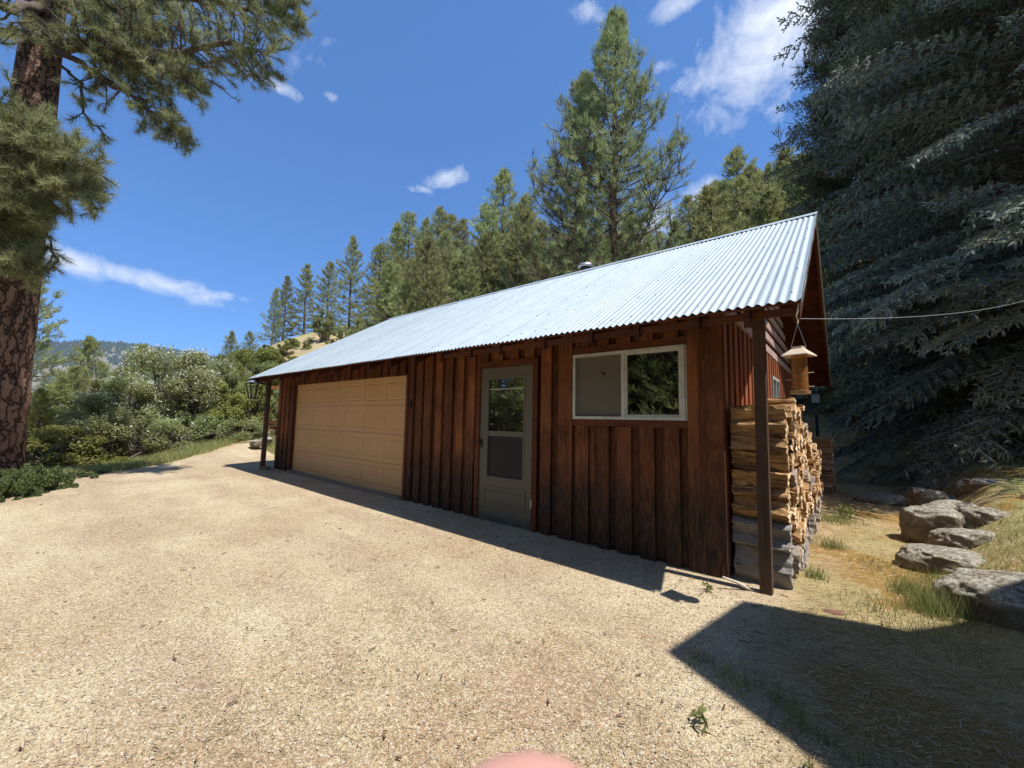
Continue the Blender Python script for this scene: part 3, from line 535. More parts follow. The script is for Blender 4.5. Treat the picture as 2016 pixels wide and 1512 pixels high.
q_ = MB(); q_.box(dx0+.15, dx1-.15, -.011, -.0065, 1.795, 1.812); q_.build('glazing_bar', M['steel'], d_); q_ = MB(); q_.box(dx0, dx1, .06, .09, .03, 2.1); q_.build('inner_door', M['door'], d_)
q_ = MB(); q_.box(dx0+.020, dx0+.05, -.035, -.022, 1.00, 1.12); q_.path([(dx0+.035, -.03, 1.08), (dx0+.035, -.075, 1.08), (dx0+.005, -.08, 1.075), (dx0-.05, -.075, 1.045)], .011, 8); q_.build('handle', M['black'], d_)
q_ = MB(); q_.box(-2.155, -2.145, -.05, -.04, .3, .4); q_.box(-3.09, -2.14, -.06, .03, .022, .034); q_.build('threshold', M['steel'], d_)
# big window
W = MB(); a, b, c, d = -1.565, -.305, 1.412, 2.162; y0, y1 = -.045, .01; fwd = .032
W.box(a, b, y0, y1, c, c+fwd); W.box(a, b, y0, y1, d-fwd, d); W.box(a, a+fwd, y0, y1, c+fwd, d-fwd); W.box(b-fwd, b, y0, y1, c+fwd, d-fwd); W.box(-.965, -.925, y0+.006, y1, c+fwd, d-fwd)
W.box(-.925, -.900, y0+.014, y1, c+fwd, d-fwd); W.box(b-fwd-.028, b-fwd, y0+.014, y1, c+fwd, d-fwd); W.box(-.9, b-fwd-.028, y0+.014, y1, c+fwd, c+fwd+.022); W.box(-.9, b-fwd-.028, y0+.014, y1, d-fwd-.022, d-fwd); W.box(b, b+.045, -.03, -.004, c, d)
w_o = W.build('window', M['white'], B)
q_ = MB(); q_.box(-.9, b-fwd-.028, -.02, -.016, c+fwd+.022, d-fwd-.022); q_.build('pane', M['glass'], w_o)
q_ = MB(); q_.box(a+fwd, -.965, -.012, -.008, c+fwd, d-fwd); q_.build('insect_screen', M['curtain'], w_o)
q_ = MB(); q_.box(-.92, -.7, .10, .16, 1.42, 1.50); q_.box(-.68, -.42, .10, .2, 1.42, 1.49); q_.build('sill_box', M['white'], w_o)
q_ = MB(); q_.path([(-1.20, -.0135, 1.93), (-1.185, -.0145, 1.925), (-1.175, -.0135, 1.905)], [.012, .016, .005], 6); q_.build('tear', M['black'], w_o)
g2 = MB()
for (p0, p1, r0, r1) in ((3.28, 4.08, 1.50, 1.54), (3.28, 4.08, 2.12, 2.16), (3.28, 3.32, 1.54, 2.12), (4.04, 4.08, 1.54, 2.12), (3.66, 3.70, 1.54, 2.12)): g2.box(-.01, .045, p0, p1, r0, r1)
g2o = g2.build('window', M['white'], B); q_ = MB(); q_.box(.005, .010, 3.32, 4.04, 1.54, 2.12); q_.build('pane', M['glass'], g2o)
m = MB(); m.lathe((-3.50, 3.70, roofz(3.7)+.22), [(.085, -.6), (.085, .30)], 20); m.lathe((-3.50, 3.70, roofz(3.7)+.22), [(.07, .30), (.17, .31), (.175, .34), (.15, .375), (.09, .40), (.0, .41)], 20)
vp = m.build('flue', M['steel'], B, smooth=True); m = MB(); m.lathe((-3.50, 3.70, roofz(3.7)+.22), [(.12, .335), (.13, .27), (.09, .22)], 20); m.build('flue_guard', M['black'], vp)
m = MB(); m.box(-4.695, -4.655, -.05, -.028, 1.56, 1.68); m.build('keypad', M['black'], B)
# ------------------------------------------------------------------ neighbouring house, off to the right; its roof throws the near shadow
H = thing('house', (6, -3, 0), label='brown timber house just right of the view with a wide high roof', cat='house')
hp = [(2.41, -1.25), (2.63, -.20), (3.28, -.02), (3.57, .05), (3.99, .62), (5.0, 1.8), (12, 1.8), (12, -9), (3.24, -9), (3.22, -1.40)]
m = MB(); n = len(hp); V = [(x-6, y+3, z) for z in (5.0, 5.16) for x, y in hp]
for i in range(n): m.add([V[i], V[(i+1) % n], V[(i+1) % n+n], V[i+n]], [(0, 1, 2, 3)])
for q0, z in ((0, 5.0), (n, 5.16)):
    c = (2, -1, z)
    for i in range(n): m.add([V[q0+i], V[q0+(i+1) % n], c], [(0, 1, 2)])
m.build('roof', M['sheath'], H)
m = MB(); m.box(-.6, 6, -5.8, 2.0, -.3, 4.99); m.build('wall', M['siding'], H)
m = MB(); m.box(-.66, -.60, -3.0, -1.4, 1.0, 2.2); m.build('window', M['white'], H)
for (x, y) in ((3.1-6, -.4+3), (3.5-6, -6+3)):
    m = MB(); m.box(x-.07, x+.07, y-.07, y+.07, -.3, 5.0); m.build('post', M['post'], H)

# ------------------------------------------------------------------ firewood
def log_mesh(i, L, w_, h_, rr):
    n = rr.choice([3, 3, 4, 4, 5]); ang = sorted([rr.uniform(0, .7)+k_*2*PI/n for k_ in range(n)]); pts = []
    for a in ang: pts.append((w_*.62*math.cos(a)*rr.uniform(.85, 1.1), h_*.62*math.sin(a)*rr.uniform(.85, 1.1)))
    P2 = []
    for k_ in range(n):
        A, Bq = pts[k_], pts[(k_+1) % n]
        for f in (0, .25, .5, .75): P2.append((A[0]*(1-f)+Bq[0]*f+rr.uniform(-.006, .006), A[1]*(1-f)+Bq[1]*f+rr.uniform(-.006, .006)))
    m = MB(); k_ = len(P2); NX = 9; V = []
    for s_ in range(NX):
        x = -L/2+L*s_/(NX-1); sc = 1+.05*math.sin(s_*1.3+i)
        for j, (a, b) in enumerate(P2): V.append((x+(rr.uniform(-.01, .01) if s_ in (0, NX-1) else 0), a*sc+rr.uniform(-.006, .006), b*sc+rr.uniform(-.006, .006)))
    m.add(V, [(s_*k_+j, s_*k_+(j+1) % k_, (s_+1)*k_+(j+1) % k_, (s_+1)*k_+j) for s_ in range(NX-1) for j in range(k_)], .5, 0)
    for s_, x in ((0, -L/2), (NX-1, L/2)):
        c = [(x+rr.uniform(-.006, .006), 0, 0)]; m.add(V[s_*k_:(s_+1)*k_]+c, [((j+1) % k_, j, k_) if s_ == 0 else (j, (j+1) % k_, k_) for j in range(k_)], .5, 1)
    return m.mesh('split_log', [M['log_side'], M['log_end']])
rr = random.Random(5); LM = [log_mesh(i, .43, .15, .15, rr) for i in range(14)]
FL = ['grey cracked split log at the very bottom of the woodpile front, behind the post', 'second grey split log up in the front column of the woodpile', 'third grey split log up at the front end of the woodpile',
      'pale grey weathered split log fourth from the bottom at the pile front', 'fifth split log up the front column, where grey turns to tan', 'tan split log with a knot just above the grey logs at the pile front',
      'dark-streaked brown split log halfway up the front column', 'tan split log fourth from the top of the front column', 'wide honey-coloured split log third from the top of the front column',
      'tan log with a dark wavy grain second from the top of the front column', 'bark-topped split log crowning the front end of the woodpile']
cnt = 0; row = 0; zrow = .0
top_at = lambda yv: np.interp(yv, [0, 1.2, 2.4, 3.3, 4.9], [1.60, 1.58, 1.42, 1.18, .95])
def place_log(x, y, z, sy, sz, rx_, grey, label, group=None, lx=1.0):
    global cnt
    me = LM[rr.randrange(14)]; o = bpy.data.objects.new('split_log', me); COL.objects.link(o); o.location = (x, y, z); o.rotation_euler = (rx_, rr.uniform(-.03, .03), rr.uniform(-.05, .05)); o.scale = (lx, sy, sz)
    o.color = (grey, grey, grey, 1); tag(o, label, 'log', group); cnt += 1
for row in range(11):
    hrow = .143; z = .055+row*hrow; y = .13+rr.uniform(0, .02) if row else .13; first = True
    while y < 4.85:
        wq = rr.uniform(.13, .17) if not first else .20
        if z+.05 > top_at(y)+rr.uniform(-.05, .03): break
        zz = z+g1(.3, y)*.0+rr.uniform(-.01, .01); gy = np.clip((.62-z)/.12, 0, 1)*rr.uniform(.6, 1) if first or row < 2 else (rr.random() < .06)*.7
        if first: place_log(.275, y+.02, zz, 1.25, 1.06, rr.choice([-.06, 0, .05]), float(gy if row > 3 else 1), FL[row], None, 1.0)
        else: place_log(.285+rr.uniform(-.055, .045), y+wq/2-.06, zz, wq/.15*rr.uniform(.95, 1.1), 1.04, rr.uniform(-.9, .9)+rr.choice([0, PI]), float(gy), 'split log with a pale end face, one of many stacked along the gable wall', 'split logs stacked along the gable wall')
        y += wq; first = False
# loose pieces laid on top
for (x, y, z, a, lb) in ((.33, .95, 1.66, -.2, 'loose orange splinter-edged log on top of the pile below the bird feeder'), (.36, 1.55, 1.62, .3, 'small pale loose log lying on the top of the woodpile further back')):
    place_log(x, y, z-.03, .6, .45, a, 0.0, lb, lx=.8)
M['plastic'] = mat('plastic', lambda q: pr(q, (.50, .51, .52), .5))

# ------------------------------------------------------------------ things at the near corner
F_ = thing('bird_feeder', (.655, -.60, 1.62), label='hanging bird feeder with a clear amber seed tube and a shallow pale square roof', cat='bird feeder')
m = MB(); m.lathe((0, 0, 0), [(.0, .335), (.045, .332), (.045, .318), (.115, .270), (.118, .262), (.05, .272)], 4); cap = m.build('roof', mat('feeder_cap', lambda q: pr(q, (.62, .50, .36), .5)), F_); cap.rotation_euler[2] = .5
def ambf(q):
    return q.n('ShaderNodeMixShader', i={0: .35, 1: q.n('ShaderNodeBsdfTransparent', i={'Color': (.95, .62, .28, 1)}).outputs[0], 2: pr(q, (.55, .26, .07), .15, .5)}).outputs[0]
m = MB(); m.lathe((0, 0, 0), [(.050, 0), (.050, .28)], 20); m.build('tube', mat('amber', ambf), F_, smooth=True)
m = MB()
seed = nrm(RS.normal(size=(420, 3))); rad = .044*np.sqrt(RS.uniform(.3, 1, 420)); an = RS.uniform(0, 2*PI, 420); Ps = np.stack([rad*np.cos(an), rad*np.sin(an), RS.uniform(.01, .17, 420)], 1)
m.blades(Ps, seed, .016, .010, RS.uniform(size=420)); m.build('seed', mat('seed', lambda q: pr(q, q.mix(tone(q), (.10, .05, .03), (.75, .50, .22)), .7)), F_)
m = MB(); m.lathe((0, 0, 0), [(0, -.012), (.06, -.012), (.062, .012), (.052, .014)], 20); m.build('base', mat('feeder_base', lambda q: pr(q, (.35, .2, .09), .5)), F_)
for zz, a in ((.04, .2), (.04, 2.3), (.09, 1.2), (.09, 3.4), (.14, .3), (.14, 2.2), (.14, 4.3), (.115, 5.1), (.065, 5.0)):
    m = MB(); m.tubes([(.045*math.cos(a), .045*math.sin(a), zz)], [(.085*math.cos(a), .085*math.sin(a), zz+.003)], .0035, .0035, 6); m.build('perch', M['straw'], F_)
m = MB(); m.tubes([(-.045, 0, .33), (.045, 0, .33)], [(.0, 0, .50), (0, 0, .50)], .0018, .0018, 5); m.build('hanger', M['steel'], F_)
m = MB(); m.path([(.0, .0, .50), (.004, .01, .53), (-.004, -.01, .56), (.006, .0, .60), (.012, .02, .66)], [.004, .006, .004, .006, .005], 6, 1); m.build('string', M['straw'], F_)
A0 = np.array([.66, -.55, 2.17]); A1 = at(2030, 588, 10.0); pts = [A0+(A1-A0)*t-np.array([0, 0, .42*4*t*(1-t)*.22]) for t in np.linspace(0, 1, 30)]; E1 = A1+(A1-A0)*.4+np.array([0, 0, .5]); pts += [E1]
m = MB(); m.path(pts, .0019, 5); m.build('cable', M['plastic'], label='thin white cable running from the garage roof corner off to the right', cat='cable')
m = MB(); m.path([(.045, -.30, .11), (.13, -.235, .075), (.20, -.18, .03), (.29, -.13, -.01), (.33, -.10, -.02)], [.008, .011, .013, .014, .014], 8, .9); m.build('stick', mat('dead_wood', lambda q: pr(q, (.50, .43, .36), .85)), smooth=True, label='pale bare stick leaning up from the foot of the post', cat='stick')
M['brickred'] = mat('brickred', lambda q: pr(q, q.mix(q.noise(obj_co(q), 30, 4), (.12, .055, .035), (.24, .12, .075)), .9))
# lantern under the far eave corner
Lt = thing('hanging_lantern', (-10.12, -.60, 1.78), label='black tapered wire lantern hanging under the far left eave corner', cat='lantern')
m = MB(); q4 = [(1, 1), (1, -1), (-1, -1), (-1, 1)]; T = [(a*.14, b*.14, .38) for a, b in q4]; Bt = [(a*.07, b*.07, 0) for a, b in q4]
m.tubes(T+Bt+T, [T[(i+1) % 4] for i in range(4)]+[Bt[(i+1) % 4] for i in range(4)]+Bt, .012, .012, 5); m.build('frame', M['black'], Lt)
m = MB(); m.lathe((0, 0, .38), [(.17, 0), (.09, .05), (.035, .07), (.0, .10)], 4); m.build('cap', M['steel'], Lt); m = MB(); m.lathe((0, 0, .02), [(.0, 0), (.05, 0), (.06, .3), (.0, .3)], 12); m.build('globe', M['glass'], Lt, smooth=True)
m = MB(); m.tubes([(0, 0, .48)], [(0, 0, .55)], .006, .006, 5); m.build('hook', M['black'], Lt)

# ------------------------------------------------------------------ rocks
def rock(name, c, s, seed, rz=0, flat=.0, sub=5, material='rock', **t):
    if name == 'boulder': s = tuple(q*.88 for q in s); c = (c[0], c[1], c[2]-.03)
    bm = bmesh.new(); bmesh.ops.create_icosphere(bm, subdivisions=sub, radius=1); v = np.array([p.co[:] for p in bm.verts]); d = nrm(v)
    bump = .70*(fbm(d[:, 0]*1.3+seed*7, d[:, 1]*1.3, d[:, 2]*1.3, seed, 4)-.5)+.26*(fbm(d[:, 0]*4+seed, d[:, 1]*5, d[:, 2]*5, seed+9, 3)-.5)
    cell = np.round(vn(d[:, 0]*1.8+seed, d[:, 1]*1.8, d[:, 2]*1.8, seed+3)*4)/4; v = d*(1+bump+.12*(cell-.5))[:, None]; v = np.sign(v)*np.abs(v)**.86; v[:, 2] = np.where(v[:, 2] > .62, .62+(v[:, 2]-.62)*.5, v[:, 2]); v = v*np.array(s)
    for p, q in zip(bm.verts, v): p.co = Vector(q)
    me = bpy.data.meshes.new(name); bm.to_mesh(me); bm.free(); me.materials.append(M[material]); me.polygons.foreach_set('use_smooth', np.ones(len(me.polygons), bool)); o = link(name, me, **t); o.location = c; o.rotation_euler = (RS.uniform(-.12, .12), RS.uniform(-.12, .12), rz); return o
rock('boulder', (1.93, .62, .10), (.60, .40, .31), 4, .15, label='big flat-topped grey boulder nearest the camera, half in the shadow', cat='boulder')
rock('boulder', (1.66, 1.75, .07), (.46, .36, .22), 8, -.3, label='low rounded lichen-speckled boulder just behind the big shaded one', cat='boulder')
rock('boulder', (1.85, 2.45, .16), (.33, .30, .24), 12, .5, label='small pale rounded boulder wedged in the middle of the rock row', cat='boulder')
rock('boulder', (1.68, 3.15, .18), (.34, .30, .36), 17, .2, label='blocky brown boulder with a pale top and dark split side', cat='boulder')
rock('boulder', (2.18, 3.2, .26), (.40, .34, .32), 23, -.5, label='spotted grey and brown boulder right of the blocky split one', cat='boulder')
rock('boulder', (2.0, 4.2, .22), (.46, .30, .26), 29, .8, label='flat reddish slab of rock behind the blocky split boulder', cat='boulder')
rock('boulder', (2.62, 5.5, .44), (.45, .35, .28), 31, .3, label='mossy boulder catching sun at the edge of the spruce shade', cat='boulder')
rock('boulder', (1.95, 5.6, .20), (.32, .30, .30), 37, .3, label='dark boulder standing in the shade left of the mossy one', cat='boulder')
rock('boulder', (1.35, 6.3, .05), (.45, .3, .14), 41, .3, label='low dark stone slab in the shade beside the woodpile', cat='boulder')
for i, (px, py, d, s, lb) in enumerate(((505, 872, 15.5, .22, 'small whitish rock beyond the far left corner of the garage'), (524, 866, 15.8, .20, 'pale rock seen between the far post and the garage wall'), (513, 858, 17, .3, 'brown rock behind the small whitish one past the garage'), (524, 927, 11.6, .12, 'little tan stone at the foot of the far post'))):
    p = at(px, py, d); rock('rock', (p[0], p[1], max(p[2], g1(p[0], p[1])+.03)), (s, s*.8, s*.6), 50+i, i, sub=4, label=lb, cat='rock')
rock('bark_piece', (.77, -.165, -.005), (.075, .045, .022), 61, .4, sub=4, material='brickred', label='small reddish-brown flat piece of bark lying on the straw', cat='bark')
# plank stack, shed, dark woodpile, garden lamp
p = at(518, 856, 17.5); m = MB()
for i in range(4): m.obox((p[0]-.2+i*.05, p[1]-1.0, g1(p[0], p[1])+.12+i*.14), (p[0]+.3, p[1]+1.3, g1(p[0], p[1])+.12+i*.14), (0, 0, 1), .3, .10, i/4)
m.build('plank_stack', M['timber'], label='low stack of brown planks beyond the far end of the garage', cat='planks')
x_, y_ = pol(-69.6, 21); z_ = g1(x_, y_); SD = thing('woodshed', (x_, y_, z_), -.3, label='small open red-brown shed seen past the far post', cat='shed')
m = MB(); m.add([(-1.4, -1, 2.0), (1.4, -1, 2.0), (1.4, 1, 3.0), (-1.4, 1, 3.0), (-1.4, -1, 2.06), (1.4, -1, 2.06), (1.4, 1, 3.06), (-1.4, 1, 3.06)], [(3, 2, 1, 0), (4, 5, 6, 7), (0, 1, 5, 4), (1, 2, 6, 5), (3, 7, 6, 2), (0, 4, 7, 3)], .1); m.build('roof', M['timber'], SD)
m = MB(); m.box(-1.3, 1.3, .85, .9, -.3, 2.9, .3); m.box(1.2, 1.25, -.9, .85, -.3, 2.0, .5); m.box(-1.25, -1.2, -.9, .85, -.3, 2.0, .5); m.build('wall', M['siding_gable'], SD)
for i in range(5):
    for j in range(4):
        o = link('dark_log', LM[(i*3+j) % 14], label='dark reddish log in the shaded pile beyond the long woodpile', cat='log', group='logs in the shaded pile beyond the woodpile'); o.location = (.28+rr.uniform(-.03, .03), 6.75+j*.2, g1(.3, 6.9)+.12+i*.23); o.scale = (1.7, 1.35, 1.55); o.color = (.25, .25, .25, 1)
p = at(1606, 783, 16); GL = thing('garden_lamp', (p[0], p[1], g1(p[0], p[1])), label='small dark box lamp with a pale pane beyond the back corner of the garage', cat='lamp'); zt = p[2]-g1(p[0], p[1])
m = MB(); m.box(-.04, .04, -.04, .04, -.1, zt-.16); m.build('post', M['black'], GL); m = MB(); m.box(-.15, .15, -.15, .15, zt+.12, zt+.20); m.build('cap', M['black'], GL); m = MB(); m.box(-.10, .10, -.10, .10, zt-.16, zt+.12); m.build('pane', mat('lampglass', lambda q: pr(q, (.35, .35, .28), .4)), GL)

# ------------------------------------------------------------------ gravel, straw, grass, litter
def octa(P, s, tone_, mb):
    m_ = len(P); d = np.array([(1, 0, 0), (-1, 0, 0), (0, 1, 0), (0, -1, 0), (0, 0, 1), (0, 0, -1)], float); q = d[None]*s[:, None, :]*RS.uniform(.7, 1.3, (m_, 6, 1)); a = RS.uniform(0, 2*PI, m_); c, sn = np.cos(a)[:, None], np.sin(a)[:, None]
    X, Y = q[..., 0]*c-q[..., 1]*sn, q[..., 0]*sn+q[..., 1]*c; V = np.stack([X+P[:, 0:1], Y+P[:, 1:2], q[..., 2]+P[:, 2:3]+.25*q[..., 0]], -1)
    f = np.array([(0, 2, 4), (2, 1, 4), (1, 3, 4), (3, 0, 4), (2, 0, 5), (1, 2, 5), (3, 1, 5), (0, 3, 5)]); F_ = (f[None]+(np.arange(m_)*6)[:, None, None]).reshape(-1, 3); mb.add(V, F_, np.repeat(tone_, 6))
def scatter(n, r0, r1, a0, a1, pw=1.0):
    u = RS.uniform(size=n); r = (r0**(1-pw)+(r1**(1-pw)-r0**(1-pw))*u)**(1/(1-pw)) if pw != 1 else r0*(r1/r0)**u
    a = np.radians(RS.uniform(a0, a1, n)); x, y = CAM[0]+r*np.sin(a), CAM[1]+r*np.cos(a); return x, y, r
x, y, r = scatter(90000, 1.3, 11, -98, 25); kp = (drive_mask(x, y) | ((x > 0) & (x < 1.3) & (y < -.1) & (RS.uniform(size=len(x)) < .35))) & ((y < -.03) | (x < WX0)) & (fbm(x*1.1, y*1.1, 0, 91, 3)+RS.uniform(-.3, .3, len(x)) > .36); x, y, r = x[kp], y[kp], r[kp]
near_wall = np.exp(-np.abs(y+.45)*2.2)*(x > -4)
s = RS.lognormal(-5.80, .42, len(x))*(1+.5*near_wall)*(.75+.05*r); gb = MB(); sc3 = np.stack([s, s*RS.uniform(.6, 1, len(s)), s*RS.uniform(.4, .7, len(s))], 1); octa(np.stack([x, y, gz(x, y)+.014], 1), sc3, RS.uniform(size=len(x)), gb)
gb.build('gravel', M['stone'], label='loose pale gravel scattered over the driveway', cat='gravel', kind='stuff')
x, y, r = scatter(9000, 1.3, 12, -98, 20); kp = (y < -.05) | (x > .5); kp &= edge_s(x, y) < .2; x, y = x[kp], y[kp]; a = RS.uniform(0, 2*PI, len(x))*.0+RS.normal(.5, .9, len(x)); d = np.stack([np.cos(a), np.sin(a), RS.uniform(-.04, .08, len(x))], 1)
m = MB(); m.blades(np.stack([x, y, gz(x, y)+.022], 1), d, RS.uniform(.03, .13, len(x)), RS.uniform(.0015, .004, len(x)), RS.uniform(size=len(x)))
x, y, r = scatter(170, 1.6, 9, -98, 20); kp = (y < -.05); x, y = x[kp], y[kp]; a = RS.uniform(0, 2*PI, len(x)); d = np.stack([np.cos(a), np.sin(a), 0*a+.02], 1); P0 = np.stack([x, y, gz(x, y)+.020], 1); m.tubes(P0, P0+d*RS.uniform(.01, .05, len(x))[:, None], .004, .003, 4, RS.uniform(0, .3, len(x)))
m.build('needle_litter', M['litter'], label='fallen pine needles and bark crumbs strewn over the gravel', cat='litter', kind='stuff')
def on_bank(x, y): return (x > .30+.25*(fbm(x*2, y*2, 0, 5, 2)-.5)*2) & ~((x < .52) & (y > .0)) & ~((x < .75) & (y > 0) & (y < 0))
# straw on the right
x, y, r = scatter(90000, 1.2, 17, -30, 30, 1.3); kp = on_bank(x, y) & ~drive_mask(x, y); x, y, r = x[kp], y[kp], r[kp]; a = RS.normal(.4, 1.0, len(x)); d = np.stack([np.cos(a), np.sin(a), RS.uniform(-.05, .28, len(x))], 1)
m = MB(); m.blades(np.stack([x, y, gz(x, y)+.004], 1), d, RS.uniform(.02, .09, len(x)), RS.uniform(.0018, .0035, len(x))*(.6+.15*r), RS.uniform(size=len(x))**.8); m.build('dry_grass', M['straw'], label='matted straw-coloured dry grass between the woodpile and the rocks', cat='dry grass', kind='stuff')
# green blades
def blades_at(x, y, hmin, hmax, lean, wid, mb, tn=None):
    a = RS.uniform(0, 2*PI, len(x)); d = np.stack([np.cos(a)*lean, np.sin(a)*lean, 1+0*a], 1)*1.0; mb.blades(np.stack([x, y, gz(x, y)], 1), d, RS.uniform(hmin, hmax, len(x)), wid, RS.uniform(size=len(x)) if tn is None else tn)
m = MB(); x, y, r = scatter(60000, 1.3, 20, -24, 30, 1.2); kp = (x > ROCKLINE(y)-.1) & (y > .6) & (fbm(x*1.3, y*1.3, 0, 62, 3) > .36); x, y = x[kp], y[kp]; blades_at(x, y, .03, .11, .5, .006, m)
for (cx, cy, rad, n_, h0, h1) in ((1.38, .38, .16, 900, .10, .24), (1.25, .72, .12, 350, .08, .18), (.72, 1.9, .12, 260, .05, .18), (.70, 3.6, .25, 500, .05, .2), (.62, .6, .08, 150, .06, .14), (1.05, .15, .25, 150, .05, .13), (1.2, -.25, .3, 160, .05, .12), (1.5, 1.25, .2, 300, .05, .12), (1.1, 1.4, .3, 200, .04, .1)):
    q = RS.normal(size=(n_, 2))*rad*.6; blades_at(cx+q[:, 0], cy+q[:, 1], h0, h1, .35, .005, m)
t = RS.uniform(size=900)**.9; x = .10+.85*t+RS.normal(size=900)*.05; y = -1.46-.25*t+RS.normal(size=900)*.06; cl_ = vn(x*14, y*14, 0, 4) > .5; blades_at(x[cl_], y[cl_], .04, .14, .22, .0035, m)
x = RS.uniform(-.2, 1.3, 2600); y = RS.uniform(-2.6, -1.5, 2600); kp = fbm(x*3, y*3, 0, 15, 3) > .60; blades_at(x[kp], y[kp], .01, .04, .6, .0035, m)
x = RS.uniform(-2.0, .2, 22000); y = RS.uniform(-3.7, -2.0, 22000); kp = (fbm(x*2.5, y*2.5, 0, 16, 3) > .50) & (vn(x*28, y*28, 0, 6) > .62); blades_at(x[kp], y[kp], .012, .034, .9, .0045, m, RS.uniform(0, .45, kp.sum()))
# left verge
x, y, r = scatter(150000, 9.5, 22, -94, -66, 1.2); s_ = edge_s(x, y); kp = ((s_ > .05) | ((x < -11) & (y > 1.0))) & (x < -10.6) & (fbm(x*.9, y*.9, 0, 63, 3) > .36); x, y = x[kp], y[kp]; blades_at(x, y, .05, .24, .5, .013, m, np.clip(.45+.5*RS.uniform(size=len(x)), 0, 1))
m.build('grass', M['grass'], label='tufts of green grass on the verge, the bank and along the shadow edge', cat='grass', kind='stuff')
# a few weeds as things
def weed(x, y, h, n_, lb):
    m = MB(); P0 = []; D0 = []
    z0 = g1(x, y)
    for i in range(n_):
        a = rr.uniform(0, 2*PI); P0.append((x+rr.uniform(-.01, .01), y+rr.uniform(-.01, .01), z0+rr.uniform(.0, h*.6))); D0.append((math.cos(a), math.sin(a), rr.uniform(.1, .9)))
    P0, D0 = np.array(P0), nrm(np.array(D0)); m.leaves(P0+D0*h*.35, np.cross(D0, RS.normal(size=D0.shape)), h*.7, RS.uniform(size=n_), asp=.3); m.tubes([(x, y, z0-.01)], [(x, y, z0+h)], .003, .002, 4)
    m.build('weed', M['leaf_green'], label=lb, cat='weed')
weed(.30, -1.98, .10, 14, 'small grey-green rosette weed on the gravel below the shadow corner'); weed(.83, 4.0, .22, 30, 'leafy green weed at the shaded foot of the woodpile'); weed(.72, -1.93, .06, 10, 'tiny yellow-green weed in the straw near the bottom edge')
weed(-.05, -.42, .09, 12, 'small pale weed at the foot of the wall by the corner')

# ------------------------------------------------------------------ trees
def pine_meshes(H_, seed, crown0=.12, rad=.2, nb=70, tuft=420, ndl=7, L=.34, W=.045, mats=None, up=.35, dens_top=1.0, cone=.85, trunk_r=.013, sub=3, s0=1):
    R = np.random.RandomState(seed); Pm = MB(); zt = np.linspace(0, H_, 9); wob = np.cumsum(R.normal(size=(9, 2))*.008*H_, 0)*.5; wob -= wob[0]
    tp = np.stack([wob[:, 0], wob[:, 1], zt], 1); Pm.path(tp, np.interp(zt, [0, H_], [H_*trunk_r*1.25, H_*.0025]), 8)
    T, D, S_, = [], [], []; SA, SB, SR = [], [], []
    for i in range(nb):
        f = crown0+(1-crown0)*((i+R.uniform())/nb)**.92; z = f*H_; a = i*2.399+R.uniform(-.4, .4); sh_ = ((1-f)/(1-crown0))
        ln = H_*rad*(sh_**cone*(.35+.65*min(1, (f-crown0)/.12+.45)))*R.uniform(.50, 1.30)*1.22+.02*H_; c = np.array([np.interp(z, zt, tp[:, 0]), np.interp(z, zt, tp[:, 1]), z])
        e0 = math.radians(-12+60*f**1.5+R.uniform(-8, 8)); d = np.array([math.cos(a)*math.cos(e0), math.sin(a)*math.cos(e0), math.sin(e0)]); p = c.copy(); ns = 5; rb = H_*.0016+ln*.006
        for s_ in range(ns):
            d2 = nrm(d+np.array([0, 0, up*.22*s_])+R.normal(size=3)*.07); q = p+d2*ln/ns; SA.append(p); SB.append(q); SR.append(rb*(1-s_/ns*.8)); d = d2
            if s_ >= s0:
                for k_ in range(sub):
                    sd_ = nrm(np.cross(d, [0, 0, 1]))*(1 if (k_+s_) % 2 else -1)*R.uniform(.5, 1.1)+d*R.uniform(.3, .9)+np.array([0, 0, R.uniform(-.05, .5)]); l2 = ln*.32*R.uniform(.5, 1.1)*(1-s_/ns*.45); q2 = p+(q-p)*R.uniform()+nrm(sd_)*l2
                    SA.append(p+(q-p)*.5); SB.append(q2); SR.append(rb*.3); T.append(q2); D.append(nrm(sd_+np.array([0, 0, .5]))); 
                    if l2 > L*.9: T.append((p+q2)/2); D.append(nrm(sd_+np.array([0, 0, .6])))
            p = q
        T.append(p); D.append(nrm(d+np.array([0, 0, .5])))
    for f in np.linspace(.86, 1, 8): T.append((np.interp(f*H_, zt, tp[:, 0]), np.interp(f*H_, zt, tp[:, 1]), f*H_)); D.append((R.uniform(-.5, .5), R.uniform(-.5, .5), 1))
    T, D = np.array(T), nrm(np.array(D)); ri = R.permutation(len(T))[:tuft] if len(T) > tuft else np.arange(len(T)); T, D = T[ri], D[ri]
    if len(T) < tuft: e = R.randint(0, len(T), tuft-len(T)); T = np.concatenate([T, T[e]+R.normal(size=(len(e), 3))*L*.55]); D = np.concatenate([D, D[e]])
    Pm.tubes(np.array(SA), np.array(SB), np.array(SR), np.array(SR)*.6, 4)
    Nm = MB(); n = len(T); TT = np.repeat(T, ndl, 0)+R.normal(size=(n*ndl, 3))*L*.16; DD = np.repeat(D, ndl, 0)*.8+np.array([0, 0, .25])+nrm(R.normal(size=(n*ndl, 3)))*.72; tt = np.clip(np.repeat(R.uniform(size=n), ndl)*.7+R.uniform(size=n*ndl)*.3, 0, 1)
    Nm.blades(TT, DD, L*R.uniform(.6, 1.15, n*ndl), W*R.uniform(.7, 1.3, n*ndl), tt)
    return Pm.mesh('trunk', mats[0], True), Nm.mesh('crown', mats[1])
def place(name, ms, x, y, z, sc, rz, label, cat='tree', group=None, sxy=1.0, parts=('trunk', 'crown')):
    o = thing(name, (x, y, z), rz, label=label, cat=cat, group=group); o.scale = (sc*sxy, sc*sxy, sc)
    for nme, me in zip(parts, ms): link(nme, me, o)
    return o
